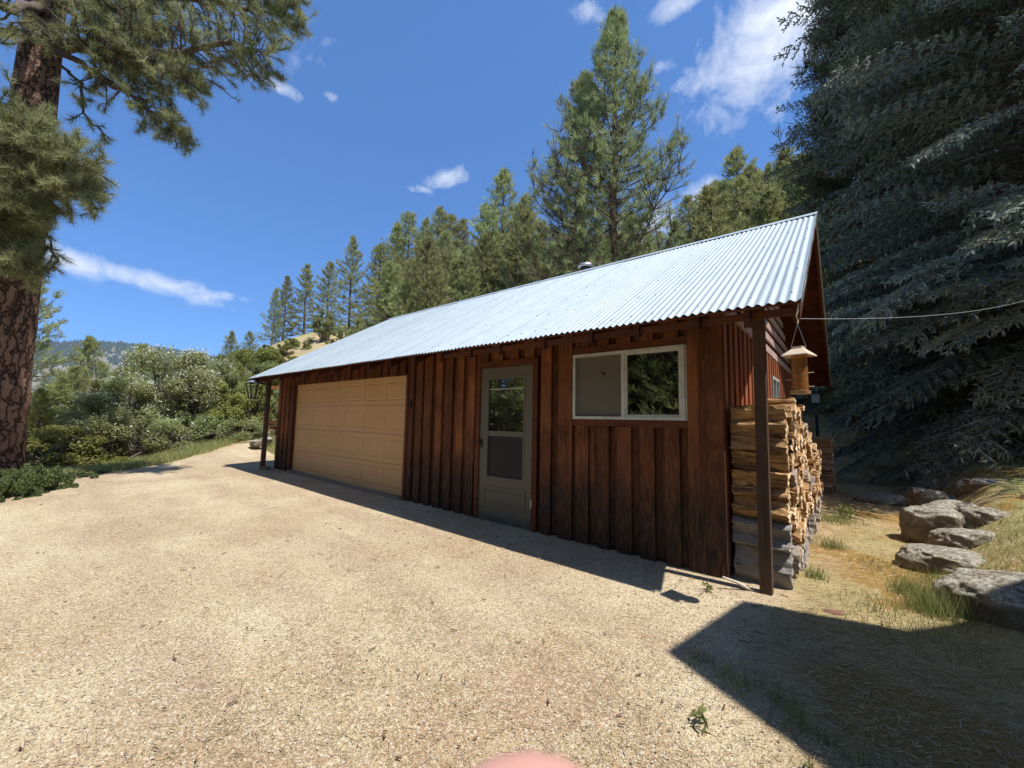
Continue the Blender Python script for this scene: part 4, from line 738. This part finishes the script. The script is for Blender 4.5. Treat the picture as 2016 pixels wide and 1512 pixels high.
tm = [M['limb'], M['needle_hill']]
HP = [pine_meshes(12, s_, .06, r_, 84, 1150, 9, .36, .050, tm, cone=c_, sub=4) for s_, r_, c_ in ((1, .23, .75), (2, .20, .7), (3, .26, .85), (4, .19, .65), (5, .24, .6))]
def hill_pine(px, py, r, k_, label=None, wide=1.0, group=None):
    az, el = azel(px, py); x, y = pol(az, r); z = g1(x, y)-.3; h = CAM[2]+r*math.tan(math.radians(el))-z; place('pine_tree', HP[k_ % 5], x, y, z, max(h, 1.5)/12, rr.uniform(0, 6.28), label, 'pine tree', group, wide)
SKY = [(543, 572, 78, 0, 'leftmost dark pine of the pair at the left end of the hill skyline', .85), (566, 548, 80, 1, 'taller right-hand pine of the pair at the left end of the hill skyline', .95), (606, 524, 78, 1, 'slim pale pine standing alone on the hill crest, third from the left', 1.1), (651, 519, 80, 3, 'small narrow pine between the slim pale one and the tall conical one', 1.15),
       (698, 470, 66, 2, 'tall conical pine on the crest above the bare dirt slope', .95), (748, 486, 62, 3, 'dark narrow pine just right of the tall conical one', 1.3), (785, 446, 68, 1, 'pine with a pointed top left of the double peak', 1.2), (806, 427, 66, 4, 'high pointed pine at the left of the dense stand', 1.1), (857, 412, 60, 0, 'highest pine of the dense middle stand', 1.0), (885, 427, 62, 3, 'narrow pine just right of the highest one in the dense stand', 1.4), (912, 436, 60, 1, 'pine at the right end of the dense middle stand', 1.2), (838, 434, 64, 2, 'bushy pine between the two high points of the stand', .9),
       (992, 346, 40, 2, 'broad open-topped pine left of the two giant pines', 1.05), (948, 410, 46, 0, 'yellowish pine at the left shoulder of the broad open pine', 1.0), (1035, 398, 38, 4, 'dark pine pressed against the left side of the giant pines', 1.1),
       (1380, 388, 46, 0, 'small pine just right of the giant pines on the far slope', 1.2), (1412, 365, 48, 4, 'dark pine with a cloud showing beside its top', 1.2), (1447, 302, 46, 3, 'thin-topped pine sticking up above the right hillside', 1.2), (1478, 325, 44, 0, 'full pine right of the thin-topped one', 1.1), (1510, 330, 46, 2, 'rounded green pine beside the blue spruce edge', .9), (1545, 305, 44, 4, 'pine half hidden behind the left edge of the blue spruce', 1.0)]
for (px, py, r, k_, lb, wd) in SKY: hill_pine(px, py, r, k_, lb, wd)
skx = [500, 690, 740, 800, 860, 940, 1000, 1060, 1360, 1450, 1600, 1700]; sky_y = [700, 560, 530, 475, 455, 450, 405, 420, 385, 318, 300, 290]
n_f = 0
for px in list(range(775, 1060, 13))+list(range(1060, 1640, 22)):
    for j in range(2):
        r = rr.uniform(30, 56); py = np.interp(px, skx, sky_y)+rr.uniform(8, 100); hill_pine(px+rr.uniform(-8, 8), py, r, rr.randrange(5), 'green pine packed into the dense hillside stand above the metal roof', rr.uniform(.95, 1.35), 'pines of the dense hillside stand'); n_f += 1
# two giant pines behind the roof
bm_ = [M['limb'], M['needle_pine']]
GP1 = pine_meshes(24, 21, .10, .215, 150, 4200, 13, .42, .030, bm_, up=.55, cone=.88, trunk_r=.012, sub=7, s0=2); GP2 = pine_meshes(21, 22, .10, .225, 130, 3600, 13, .42, .030, bm_, up=.5, cone=.80, trunk_r=.013, sub=7, s0=2)
for (px, py, r, ms, hh_, lb, wd) in ((1212, 55, 26, GP1, 24, 'taller of the two giant pines towering behind the roof, on the right', 1.0), (1150, 165, 28, GP2, 21, 'left and shorter one of the two giant pines behind the roof', 1.0)):
    az, el = azel(px, py); x, y = pol(az, r); zt = CAM[2]+r*math.tan(math.radians(el)); zb = g1(x, y)-.3; place('pine_tree', ms, x, y, zb, (zt-zb)/hh_, rr.uniform(0, 6), lb, 'pine tree', None, wd*hh_/(zt-zb)*1.08)
# pine behind the spruce (its dark tips stick out left)
DP = pine_meshes(20, 24, .32, .135, 90, 2400, 12, .42, .035, [M['limb'], foliage('needle_dark', (.035, .05, .025), (.14, .17, .075), (.07, .09, .04), .25, .3)], up=.3, cone=.55, sub=6)
x, y = pol(3.2, 21); place('pine_tree', DP, x, y, g1(x, y)-.3, 1.0, 1.0, 'dark pine whose tips stick out left behind the blue spruce', 'pine tree')
# valley trees at the left
ym = [M['limb'], M['needle_hill']]; YP = pine_meshes(9, 31, .05, .30, 90, 2600, 14, .20, .018, [M['limb'], foliage('needle_young', (.13, .14, .035), (.30, .29, .08), (.18, .18, .05), .35, .5)], cone=.7, sub=4)
for (px, py, r, ms, h0, wd, lb) in ((182, 672, 42, HP[2], 12, 1.1, 'tall pine in the valley, in front of the bare far hill'), (268, 682, 46, HP[0], 12, 1.1, 'second valley pine, rising just behind the flowering bush'), (236, 735, 40, HP[4], 12, 1.0, 'shorter valley pine between the two tall ones'), (150, 728, 38, HP[4], 12, 1.1, 'dark valley pine left of the tallest valley one'), (118, 745, 36, HP[1], 12, 1.3, 'slender valley pine near the big trunk'),
       (455, 655, 60, HP[1], 12, 1.2, 'small far pine above the right side of the bushes'), (493, 655, 58, HP[3], 12, 1.3, 'little pine just left of the hillside shrubs on the skyline'),
       (85, 770, 19, YP, 9, .95, 'young yellow-green pine right beside the big trunk'), (150, 800, 21, YP, 9, 1.0, 'young yellow-green pine left of the flowering bush'), (190, 760, 25, YP, 9, 1.0, 'olive young pine behind the flowering bush')):
    az, el = azel(px, py); x, y = pol(az, r); zb = g1(x, y)-.3; h = CAM[2]+r*math.tan(math.radians(el))-zb; place('pine_tree', ms, x, y, zb, h/h0, rr.uniform(0, 6), lb, 'pine tree', None, wd)
x, y = pol(-90.3, 42); place('pine_tree', HP[4], x, y, g1(x, y)-.3, 1.0, 2, 'bluish conifer peeking out right behind the big trunk', 'pine tree')
# trees behind the camera (seen in the panes)
for i, (x, y) in enumerate(((-14, -26), (-9, -24), (-4, -27), (1, -23), (6, -26), (-18, -22), (-11, -31), (-1, -32), (-22, -28), (-6, -21), (-12, -17), (-15, -14), (-9, -19), (-17, -18), (-6, -17), (-20, -14), (-13, -20), (0, -18), (-24, -18), (4, -20))):
    place('pine_tree', HP[i % 5], x, y, g1(x, y)-1.0, rr.uniform(.9, 1.3), i, 'pine across the yard mirrored dimly in the window and door glass', 'pine tree', 'pines mirrored in the panes', 1.5)

# blue spruce
def spray(R, ln, T):                                 # list of finger tips along one bough, in bough space: x out, y side, z up
    A, B_, = [], []; n = int(ln/.13)
    for i in range(n):
        f = (i+.5)/n
        if f < .22: continue
        x = f*ln; sg = 1 if i % 2 else -1; l2 = min(.62, .16+.75*(1-f)*ln*.35+.1)*R.uniform(.7, 1.15); yw = R.uniform(.75, 1.05); m_ = max(2, int(l2/.062))
        for j in range(m_):
            g = (j+.6)/m_; bx, by, bz = x+l2*g*.75, sg*l2*g*yw, -.10*g*l2-R.uniform(0, .05)
            for s3 in (-1, 1):
                tl = R.uniform(.06, .125); A.append((bx, by, bz)); B_.append((bx+tl*R.uniform(.4, .9), by+s3*tl*R.uniform(.4, .9)*sg, bz+R.uniform(-.11, .09)))
            if R.uniform() < .5: A.append((bx, by, bz)); B_.append((bx+.03, by, bz-R.uniform(.06, .14)))
        A.append((x, 0, 0)); B_.append((x+l2*.75, sg*l2*yw, -.05))
    A.append((ln-.1, 0, 0)); B_.append((ln+.08, 0, .03)); return np.array(A), np.array(B_)
def spruce_meshes(H_, R0, seed, lev=.36, az_keep=None):
    R = np.random.RandomState(seed); Cm = MB(); Tm = MB(); Tm.path([(0, 0, 0), (.05, 0, H_*.5), (0, 0, H_)], [.3, .18, .02], 10); z = .7; PA, PB, TN = [], [], []
    lib = [spray(R, L_, 0) for L_ in (1.0, 1.0, 2.0, 2.0, 3.0, 3.0, 4.2, 4.2, 4.2)]; LL = np.array([1, 1, 2, 2, 3, 3, 4.2, 4.2, 4.2]); lvl = 0
    while z < H_-.3:
        f = z/H_; rad = R0*(1-f)**.5*(.86+.14*min(1, z/2.5)); nb = 11 if z < 5 else 9 if f < .6 else 7
        for b in range(nb):
            a = lvl*1.1+b*2*PI/nb+R.uniform(-.3, .3); ln = rad*(R.uniform(.62, 1.22) if z > 4.5 else R.uniform(.62, .94)); A, Bq = lib[int(np.argmin(np.abs(LL-ln)+R.uniform(0, .4, 9)))]; sc = ln/max(A[:, 0].max(), .5); 
            e0 = -.33+.75*f+R.uniform(-.22, .22); dr = R.uniform(.06, .11)*(1-f*.8)
            def bend(P):
                P = P.copy(); P[:, 0] *= sc; x_ = P[:, 0]; zz = P[:, 2]+x_*math.tan(e0)+.18*np.sin(x_/ln*PI*.9)*ln*.5-dr*x_*x_*.35+.12*np.clip(x_/ln-.75, 0, 1)*ln; c, s_ = math.cos(a), math.sin(a)
                return np.stack([P[:, 0]*c-P[:, 1]*s_, P[:, 0]*s_+P[:, 1]*c, zz+z], 1)
            PA.append(bend(A)); PB.append(bend(Bq)); TN.append(np.clip(R.uniform()*.5+R.uniform(size=len(A))*.5, 0, 1)); xx = np.linspace(0, ln, 6); Q = bend(np.stack([xx/sc, 0*xx, 0*xx], 1)); Tm.tubes(Q[:-1], Q[1:], .035*(1-xx[:-1]/ln*.8), .03*(1-xx[1:]/ln*.8), 4)
        z += lev*(.7 if z < 5 else 1)*(1-.35*f)*R.uniform(.5, 1.5); lvl += 1
    A, Bq, tn = np.concatenate(PA), np.concatenate(PB), np.concatenate(TN); m_ = len(A); d = nrm(Bq-A); h = nrm(np.cross(d, np.array([[0, 0, 1.]])+R.normal(size=(m_, 3))*.3)); k2 = np.cross(d, h); rw_ = R.uniform(.016, .025, m_)[:, None]; mid = A+(Bq-A)*.55; V = [A]
    for an in (0, 2*PI/3, 4*PI/3): V.append(mid+(h*math.cos(an)+k2*math.sin(an))*rw_)
    V.append(Bq+d*.02); V = np.stack(V, 1); f = np.array([(0, 2, 1), (0, 3, 2), (0, 1, 3), (4, 1, 2), (4, 2, 3), (4, 3, 1)]); Cm.add(V, (f[None]+(np.arange(m_)*5)[:, None, None]).reshape(-1, 3), np.repeat(tn, 5))
    q = R.randint(0, m_, m_*4); P0 = A[q]+(Bq[q]-A[q])*R.uniform(.1, 1, (len(q), 1)); Cm.blades(P0, d[q]*.6+nrm(R.normal(size=(len(q), 3))), .034, .006, tn[q])
    return Tm.mesh('trunk', M['limb'], True), Cm.mesh('crown', M['needle_blue'])
SP = spruce_meshes(27, 5.7, 3, .44); x, y = 4.55, 9.9
place('spruce_tree', SP, x, y, g1(x, y)-.3, 1.0, .4, 'huge blue-green spruce filling the right side of the view', 'spruce tree')
for (x, y, sc, rz, lb) in ((9.5, 13.5, 1.0, 2.2, 'blue spruce to the right of and behind the huge one'), (2.6, 17.5, .85, 4.0, 'dark spruce standing in deep shade directly behind the huge one'), (6.8, 19, 1.0, 1.1, 'back spruce closing the gap between the other two')): place('spruce_tree', SP, x, y, g1(x, y)-.3, sc, rz, lb, 'spruce tree')

# foreground pine at the left edge
TX, TY = -10.95, -4.44; ZB = g1(TX, TY); LP = thing('pine_tree', (TX, TY, ZB-.1), label='big old pine with a thick scaly reddish trunk at the left edge', cat='pine tree')
m = MB(); zs = np.concatenate([np.linspace(0, 4, 150), np.linspace(4.05, 17, 220)]); na_ = 120; th = np.linspace(0, 2*PI, na_, endpoint=False); ZZ, TH = np.meshgrid(zs, th, indexing='ij'); lx = -.004*ZZ; rb = np.interp(ZZ, [0, .6, 6, 10, 17], [.50, .41, .32, .25, .10])
px_, py_ = np.cos(TH), np.sin(TH); cr = np.abs(fbm(px_*3.2, py_*3.2, ZZ*1.3, 8, 3)-.5)*2; rb = rb*(1+.07*(np.clip(cr*3.5, 0, 1)-.5)+.10*(fbm(px_*1.2, py_*1.2, ZZ*.5, 6, 2)-.5)); V = np.stack([rb*px_+lx*.15, rb*py_+lx, ZZ], -1).reshape(-1, 3); nz = len(zs)
I, J = np.meshgrid(np.arange(nz-1), np.arange(na_), indexing='ij'); J2 = (J+1) % na_; m.add(V, np.stack([I*na_+J, I*na_+J2, (I+1)*na_+J2, (I+1)*na_+J], -1).reshape(-1, 4)); m.build('trunk', M['bark'], LP, smooth=True)
R = np.random.RandomState(77); BA, BB, BR = [], [], []; T, D = [], []
def loc(p): return np.array(p)-np.array([TX, TY, ZB-.1])
def trunk_pt(h): return np.array([-.004*h*.15, -.004*h, h])
def twig(p, d, l, r, depth):
    n = max(3, int(l/.16)); q = p; 
    for i in range(n):
        d = nrm(d+R.normal(size=3)*.16+np.array([0, 0, .05])); q2 = q+d*l/n; BA.append(q); BB.append(q2); BR.append(r*(1-.6*i/n))
        if depth > 0 and i >= 1 and R.uniform() < .8:
            s_ = nrm(np.cross(d, R.normal(size=3))); twig(q2, nrm(d*.7+s_*.9), l*R.uniform(.35, .6), r*.55, depth-1)
        q = q2
    T.append(q); D.append(d); 
    if R.uniform() < .5: T.append(q-d*.08); D.append(d)
def bough(P0, pts, r0, dens=6, l2=1.0, start=.25, dep=1):
    P_ = np.array([P0]+[loc(p) for p in pts]); u = np.linspace(0, len(P_)-1, 26); C_ = np.stack([np.interp(u, range(len(P_)), P_[:, k_]) for k_ in range(3)], 1)
    for _ in range(3): C_[1:-1] = (C_[:-2]+C_[1:-1]*2+C_[2:])/4
    C_[1:-1] += R.normal(size=(24, 3))*.02; Rr_ = np.linspace(r0, .015, 26); tl = MB(); BA.extend(C_[:-1]); BB.extend(C_[1:]); BR.extend(Rr_[:-1])
    for i in range(26):
        if i/25 < start: continue
        for _ in range(dens if R.uniform() < .9 else 1):
            d = nrm(C_[min(i+1, 25)]-C_[max(i-1, 0)]); s_ = nrm(np.cross(d, R.normal(size=3))+np.array([0, 0, -.1])); 
            twig(C_[i], nrm(d*.55+s_), l2*R.uniform(.35, 1.0)*(1.15-.6*i/25), max(.010, Rr_[i]*.3), dep)
tp = trunk_pt
bough(tp(8.6), [at(150, 95, 10.6), at(330, 110, 9.6), at(450, 80, 9.0), at(525, 110, 8.6)], .12, 6, 1.0, .26)
bough(tp(9.6), [at(190, 20, 10.6), at(380, -10, 9.6), at(500, 20, 9.0), at(560, 15, 8.6)], .10, 6, 1.0, .26)
bough(tp(8.5), [at(130, 105, 10.8), at(230, 170, 10.2), at(320, 235, 9.8), at(365, 265, 9.5)], .07, 4, .7, .38)
bough(tp(8.7), [at(170, 90, 10.5), at(280, 120, 9.9), at(380, 165, 9.4)], .07, 5, .8, .3)
bough(tp(10.5), [at(160, -60, 10.6), at(350, -90, 9.6), at(520, -60, 8.9), at(590, 5, 8.4)], .09, 4, .9, .3)
bough(tp(11.5), [at(120, -150, 10.6), at(300, -160, 9.8), at(480, -120, 9.2)], .09, 2, 1.0, .3)
bough(tp(9.0), [at(120, 60, 10.9), at(240, 60, 10.4), at(330, 40, 10)], .05, 5, .8, .25)
bough(tp(8.2), [at(125, 130, 10.9), at(165, 170, 10.7), at(160, 220, 10.5), at(205, 265, 10.4)], .035, 1, .5, .4, 0)
# lower cluster
bough(tp(6.0), [at(40, 300, 10.0), at(120, 300, 9.4), at(175, 330, 9.1)], .06, 4, .62, .15)
bough(tp(5.6), [at(30, 370, 10.0), at(110, 375, 9.5), at(185, 390, 9.2)], .05, 4, .60, .15)
bough(tp(6.4), [at(10, 250, 10.2), at(60, 240, 9.8), at(100, 265, 9.6)], .05, 4, .6, .1)
bough(tp(5.0), [at(0, 430, 10.2), at(50, 430, 9.8), at(90, 420, 9.6)], .04, 3, .5, .15)
bough(tp(4.4), [at(0, 470, 10.2), at(20, 500, 10.0), at(45, 540, 9.9)], .03, 3, .45, .15)
bough(tp(5.2), [at(80, 440, 10.2), at(105, 490, 10.0), at(112, 520, 9.9), at(80, 540, 9.9)], .02, 1, .3, .45, 0)
bough(tp(8.8), [at(-40, 60, 10.3), at(-120, 40, 9.8), at(-220, 60, 9)], .10, 3, 1.0, .3); bough(tp(9.4), [at(10, 20, 10.4), at(-60, -60, 9.8), at(-160, -100, 9)], .09, 3, 1.0, .3)
bough(tp(5.6), [(-10.0, -4.6, 5.6), (-9.0, -4.7, 5.4), (-8.1, -4.9, 5.1)], .07, 3, .8, .2); bough(tp(4.9), [(-10.1, -4.4, 4.9), (-9.3, -4.75, 4.7), (-8.7, -4.75, 4.5)], .06, 3, .7, .2)
for i in range(14):                                      # dead twigs and far-side boughs further up
    a = R.uniform(0, 6.28); h = R.uniform(9, 16.5); l_ = R.uniform(2, 3.6); e_ = trunk_pt(h)+np.array([math.cos(a)*l_, math.sin(a)*l_, R.uniform(-.3, .8)])+np.array([TX, TY, ZB-.1]); md = (trunk_pt(h)+np.array([TX, TY, ZB-.1])+e_)/2+np.array([0, 0, .15]); bough(trunk_pt(h), [md, e_], .06, 2, .9, .3)
m = MB(); m.tubes(np.array(BA), np.array(BB), np.array(BR), np.array(BR)*.85, 6); m.build('branches', M['limb'], LP, smooth=True)
T, D = np.array(T), nrm(np.array(D)); n = len(T); NN = 44; TT = np.repeat(T, NN, 0)-np.repeat(D, NN, 0)*RS.uniform(0, .13, (n*NN, 1)); DD = np.repeat(D, NN, 0)*.62+nrm(RS.normal(size=(n*NN, 3)))*.8
m = MB(); m.blades(TT, DD, RS.uniform(.10, .18, n*NN), RS.uniform(.006, .009, n*NN), np.clip(np.repeat(RS.uniform(size=n), NN)*.6+RS.uniform(size=n*NN)*.4, 0, 1)); m.build('crown', M['needle_near'], LP)
print('foreground tufts', n)

# ------------------------------------------------------------------ shrubs
def shrub_meshes(seed, rx_, ry_, h, nl, leaf, mats, flowers=0, clumps=26, stems=40, base=.12):
    R = np.random.RandomState(seed); Lm = MB(); Sm = MB(); C_ = []
    for i in range(clumps):
        a = R.uniform(0, 2*PI); f = R.uniform(.15, 1)**.6; z = R.uniform(base+.1, .95); w_ = math.sqrt(max(0, 1-(2*(z-.45))**2*.72)); C_.append((rx_*math.cos(a)*f*w_*.85, ry_*math.sin(a)*f*w_*.85, z*h))
    C_ = np.array(C_); cr_ = R.uniform(.22, .40, clumps)*min(rx_, h)*.62; per = nl//clumps
    for c, q in zip(C_, cr_):
        d = nrm(R.normal(size=(per, 3))); rad = q*(.45+.6*R.uniform(size=per)**.6); P_ = c+d*rad[:, None]*np.array([1, 1, .8]); P_[:, 2] = np.maximum(P_[:, 2], .05); tn = np.clip(R.uniform()*.4+R.uniform(size=per)*.6, 0, 1)
        Lm.leaves(P_, d*.6+np.array([0, -.15, .7])+R.normal(size=(per, 3))*.7, leaf*R.uniform(.6, 1.3, per), tn, 0)
        if flowers:
            k_ = int(flowers/clumps*(.3+1.4*c[2]/h)); d = nrm(R.normal(size=(k_, 3))+np.array([0, 0, .5])); P_ = c+d*q*1.03; off = np.repeat(P_, 5, 0)+R.normal(size=(k_*5, 3))*.028; Lm.leaves(off, R.normal(size=off.shape), .038, R.uniform(size=len(off)), 1, .9)
    A = np.stack([R.normal(size=stems)*rx_*.14, R.normal(size=stems)*ry_*.14, 0*np.ones(stems)-.1], 1); E = C_[R.randint(0, clumps, stems)]; mid = (A+E)/2+R.normal(size=(stems, 3))*.12; Sm.tubes(np.concatenate([A, mid]), np.concatenate([mid, E]), .018*h/2, .010*h/2, 4, R.uniform(size=stems*2))
    k_ = stems*5; a = R.randint(0, stems, k_); s0 = mid[a]; Sm.tubes(s0, s0+nrm(R.normal(size=(k_, 3)))*R.uniform(.2, .6, k_)[:, None]*h*.25, .006*h/2, .003*h/2, 3, R.uniform(size=k_))
    return Sm.mesh('stems', M['stem']), Lm.mesh('foliage', mats)
FB = shrub_meshes(1, 1.9, 1.7, 3.6, 42000, .062, [M['leaf_dark'], M['blossom']], 1100, 56, 110, .10)
GB = shrub_meshes(2, 1.7, 1.7, 2.8, 26000, .075, [M['leaf_green'], M['blossom']], 0, 34, 60); YB = shrub_meshes(3, 1.5, 1.5, 2.2, 16000, .075, [M['leaf_yellow'], M['blossom']], 0, 26, 50); SB = shrub_meshes(4, 1.0, 1.0, .9, 7000, .05, [M['leaf_dark'], M['blossom']], 0, 16, 30, .05); WB = shrub_meshes(6, 1.3, 1.3, .5, 15000, .055, [M['leaf_deep'], M['blossom']], 15, 80, 20, .02); DB = shrub_meshes(5, 1.4, 1.4, 1.6, 9000, .055, [M['leaf_dark'], M['blossom']], 40, 20, 160, .25)
def bush(ms, h0, px, py, r, wd, lb, drop=.1, fixz=None):
    az, el = azel(px, py); x, y = pol(az, r); zb = (g1(x, y) if fixz is None else fixz)-drop; h = CAM[2]+r*math.tan(math.radians(el))-zb; place('shrub', ms, x, y, zb, h/h0, rr.uniform(0, 6), lb, 'shrub', None, wd*h0/h, ('stems', 'foliage'))
bush(FB, 3.6, 345, 688, 18.6, 1.0, 'big rounded shrub covered in small white blossoms'); bush(FB, 3.6, 262, 745, 17.6, .80, 'left lower half of the blossoming thicket, darker and less flowery'); bush(FB, 3.6, 405, 705, 19.4, .85, 'white-dotted shrub on the right shoulder of the big blossoming one')
bush(DB, 1.6, 212, 810, 16.8, 1.1, 'dark twiggy shrub at the shaded left foot of the blossoming thicket'); bush(DB, 1.6, 290, 822, 17.0, 1.0, 'bare-stemmed undergrowth below the middle of the blossoming shrub', .0); bush(DB, 1.6, 385, 812, 17.6, 1.1, 'bare-stemmed undergrowth below the right side of the blossoming shrub', .0)
bush(GB, 2.8, 455, 702, 20.5, 1.05, 'fresh green shrub with a few blossoms right of the big flowering one'); bush(GB, 2.8, 500, 715, 18.6, .9, 'light green shrub whose top meets the roof corner'); bush(YB, 2.2, 478, 750, 18.0, .85, 'yellow-green leafy shrub just left of the far roof corner'); bush(DB, 1.6, 470, 822, 17.4, 1.0, 'dark tangle of bare stems left of the far post'); bush(DB, 1.6, 508, 822, 17.8, 1.0, 'dark stems behind the lantern corner')
for (px, py, r, ms, h0, wd, lb) in ((540, 690, 26, YB, 2.2, 1.3, 'yellow-green shrub low on the slope above the roof corner'), (640, 612, 60, GB, 2.8, 1.1, 'big bright shrub at the crest beside the tall conical pine'), (500, 690, 34, YB, 2.2, 1.6, 'wide shrub at the foot of the hillside behind the thicket'), (470, 690, 40, GB, 2.8, 1.5, 'pale shrub filling the gap left of the hillside'),
       (690, 628, 56, SB, .9, 1.6, 'grey-green bush on the bare dirt under the conical pine'), (720, 625, 50, SB, .9, 1.6, 'small bush at the right of the dirt patch by the ridge')): bush(ms, h0, px, py, r, wd, lb, .15)
for (px, py, r, ms, h0, wd, lb) in ((90, 838, 15.5, YB, 2.2, .9, 'sunlit yellow shrub down the bank beside the big trunk'), (140, 850, 16.5, GB, 2.8, .8, 'green shrub down the bank left of the thicket'), (185, 868, 16.6, YB, 2.2, .8, 'low yellow-green shrub at the left foot of the thicket'), (110, 780, 24, GB, 2.8, 1.2, 'broad green tree-like shrub in the dip behind the young pines'), (60, 800, 22, YB, 2.2, 1.3, 'bright shrub half hidden by the big trunk'), (215, 780, 28, GB, 2.8, 1.2, 'soft green shrub in the dip behind the thicket'),
       (30, 905, 10.4, WB, .6, .55, 'leafy dark weed clump in front of the big trunk'), (75, 922, 10.6, WB, .6, .45, 'low leafy clump right of the foot of the big trunk'), (130, 922, 12.0, WB, .6, .6, 'green ground shrub where the gravel ends at left'), (5, 915, 9.9, WB, .6, .4, 'weed clump at the very left edge by the trunk')): bush(ms, h0, px, py, r, wd, lb, .15)
for i in range(95):
    px = rr.uniform(505, 800); py = np.interp(px, [505, 560, 640, 800], [690, 655, 630, 628])+rr.uniform(-6, 60); az, el = azel(px, py); r = rr.uniform(34, 64)
    if px > 610 and rr.random() < .45: continue
    x, y = pol(az, r); sc_ = rr.uniform(.35, 1.0)*(1.0 if px < 600 else .6); o_ms = (YB, SB, YB, SB)[i % 4]; place('shrub', o_ms, x, y, g1(x, y)-.12, sc_*(.9 if o_ms is YB else 1.5)*.8, rr.uniform(0, 6), 'low yellow-green shrub dotting the bare slope between the thicket and the crest pines', 'shrub', 'low shrubs dotting the bare slope', 1.2, ('stems', 'foliage'))
# shrubs in the shade behind the rocks and beyond the garage back corner
for (x, y, s_, lb) in ((1.2, 15.5, .9, 'shrub beyond the back corner of the garage catching spots of sun'), (-.8, 17.5, 1.0, 'farther shrub behind the back corner of the garage')): place('shrub', GB, x, y, g1(x, y)-.1, s_, x, lb, 'shrub', None, 1, ('stems', 'foliage'))

# ------------------------------------------------------------------ the photographer's hand below the lens, one fingertip reaching into view
def hand():
    dep = .036; tip = CAM+FW*dep+RT*(1045-1008)/F*dep-UP*(1604-756)/F*dep
    e, u, f = RT, UP, FW; P_ = lambda a, b, c: Vector(tip+e*a*.001+u*b*.001+f*c*.001)
    V, E, Rad = [], [], []
    def ch(prev, pts):
        for (a, b, c, r) in pts:
            V.append(P_(a, b, c)); Rad.append(r*.001); 
            if prev is not None: E.append((prev, len(V)-1))
            prev = len(V)-1
        return prev
    w0 = ch(None, [(14, -130, -6, 25)]); k1 = ch(w0, [(12, -108, -4, 27)]); k2 = ch(k1, [(10, -85, -2, 25)])
    ch(k2, [(2, -66, 0, 10.5), (0, -44, 1, 9.5), (0, -24, 1, 8.8), (0, -8, 0, 10.2), (0, 1, 0, 11.2)])
    ch(k2, [(21, -84, 4, 10), (24, -74, 18, 9), (24, -80, 32, 8.6), (22, -92, 38, 8)])
    ch(k1, [(38, -98, 6, 9.5), (42, -84, 16, 8.6), (43, -86, 30, 8.2), (41, -98, 36, 7.6)]); ch(k1, [(50, -110, 6, 8.6), (56, -98, 14, 7.8), (58, -98, 26, 7.2), (56, -108, 32, 6.6)])
    ch(w0, [(-14, -112, 2, 12), (-30, -98, 8, 11), (-38, -84, 14, 10), (-40, -74, 18, 8.6)])
    ch(w0, [(18, -175, -12, 24), (24, -240, -30, 30), (30, -300, -50, 34)])
    me = bpy.data.meshes.new('hand'); me.from_pydata(V, E, []); o = bpy.data.objects.new('hand', me); COL.objects.link(o); me.materials.append(M['skin'])
    sk = o.modifiers.new('skin', 'SKIN'); sk.use_smooth_shade = True; me.skin_vertices.new() if not me.skin_vertices else None
    for i, r in enumerate(Rad): me.skin_vertices[0].data[i].radius = (r, r)
    me.skin_vertices[0].data[0].use_root = True; ss = o.modifiers.new('subd', 'SUBSURF'); ss.levels = 2; ss.render_levels = 2
    dg = bpy.context.evaluated_depsgraph_get(); m2 = bpy.data.meshes.new_from_object(o.evaluated_get(dg)); o.modifiers.clear(); o.data = m2; m2.materials.clear(); m2.materials.append(M['skin']); tag(o, 'blurred pink fingertip of the photographer poking in at the bottom edge', 'hand')
hand()
print('logs', cnt, 'filler pines', n_f)

# ------------------------------------------------------------------ haze
hz = MB(); hz.box(-3700, 3700, -3700, 3900, -330, 480)
def hazef():
    m = bpy.data.materials.new('haze'); m.use_nodes = True; nt = m.node_tree; nt.nodes.clear(); v = nt.nodes.new('ShaderNodeVolumePrincipled'); v.inputs['Color'].default_value = (.75, .86, 1, 1); v.inputs['Density'].default_value = .000045; v.inputs['Anisotropy'].default_value = .2
    o = nt.nodes.new('ShaderNodeOutputMaterial'); nt.links.new(v.outputs[0], o.inputs['Volume']); return m
hz.build('haze', hazef(), label='thin pale air between the yard and the far hills', cat='haze', kind='stuff')
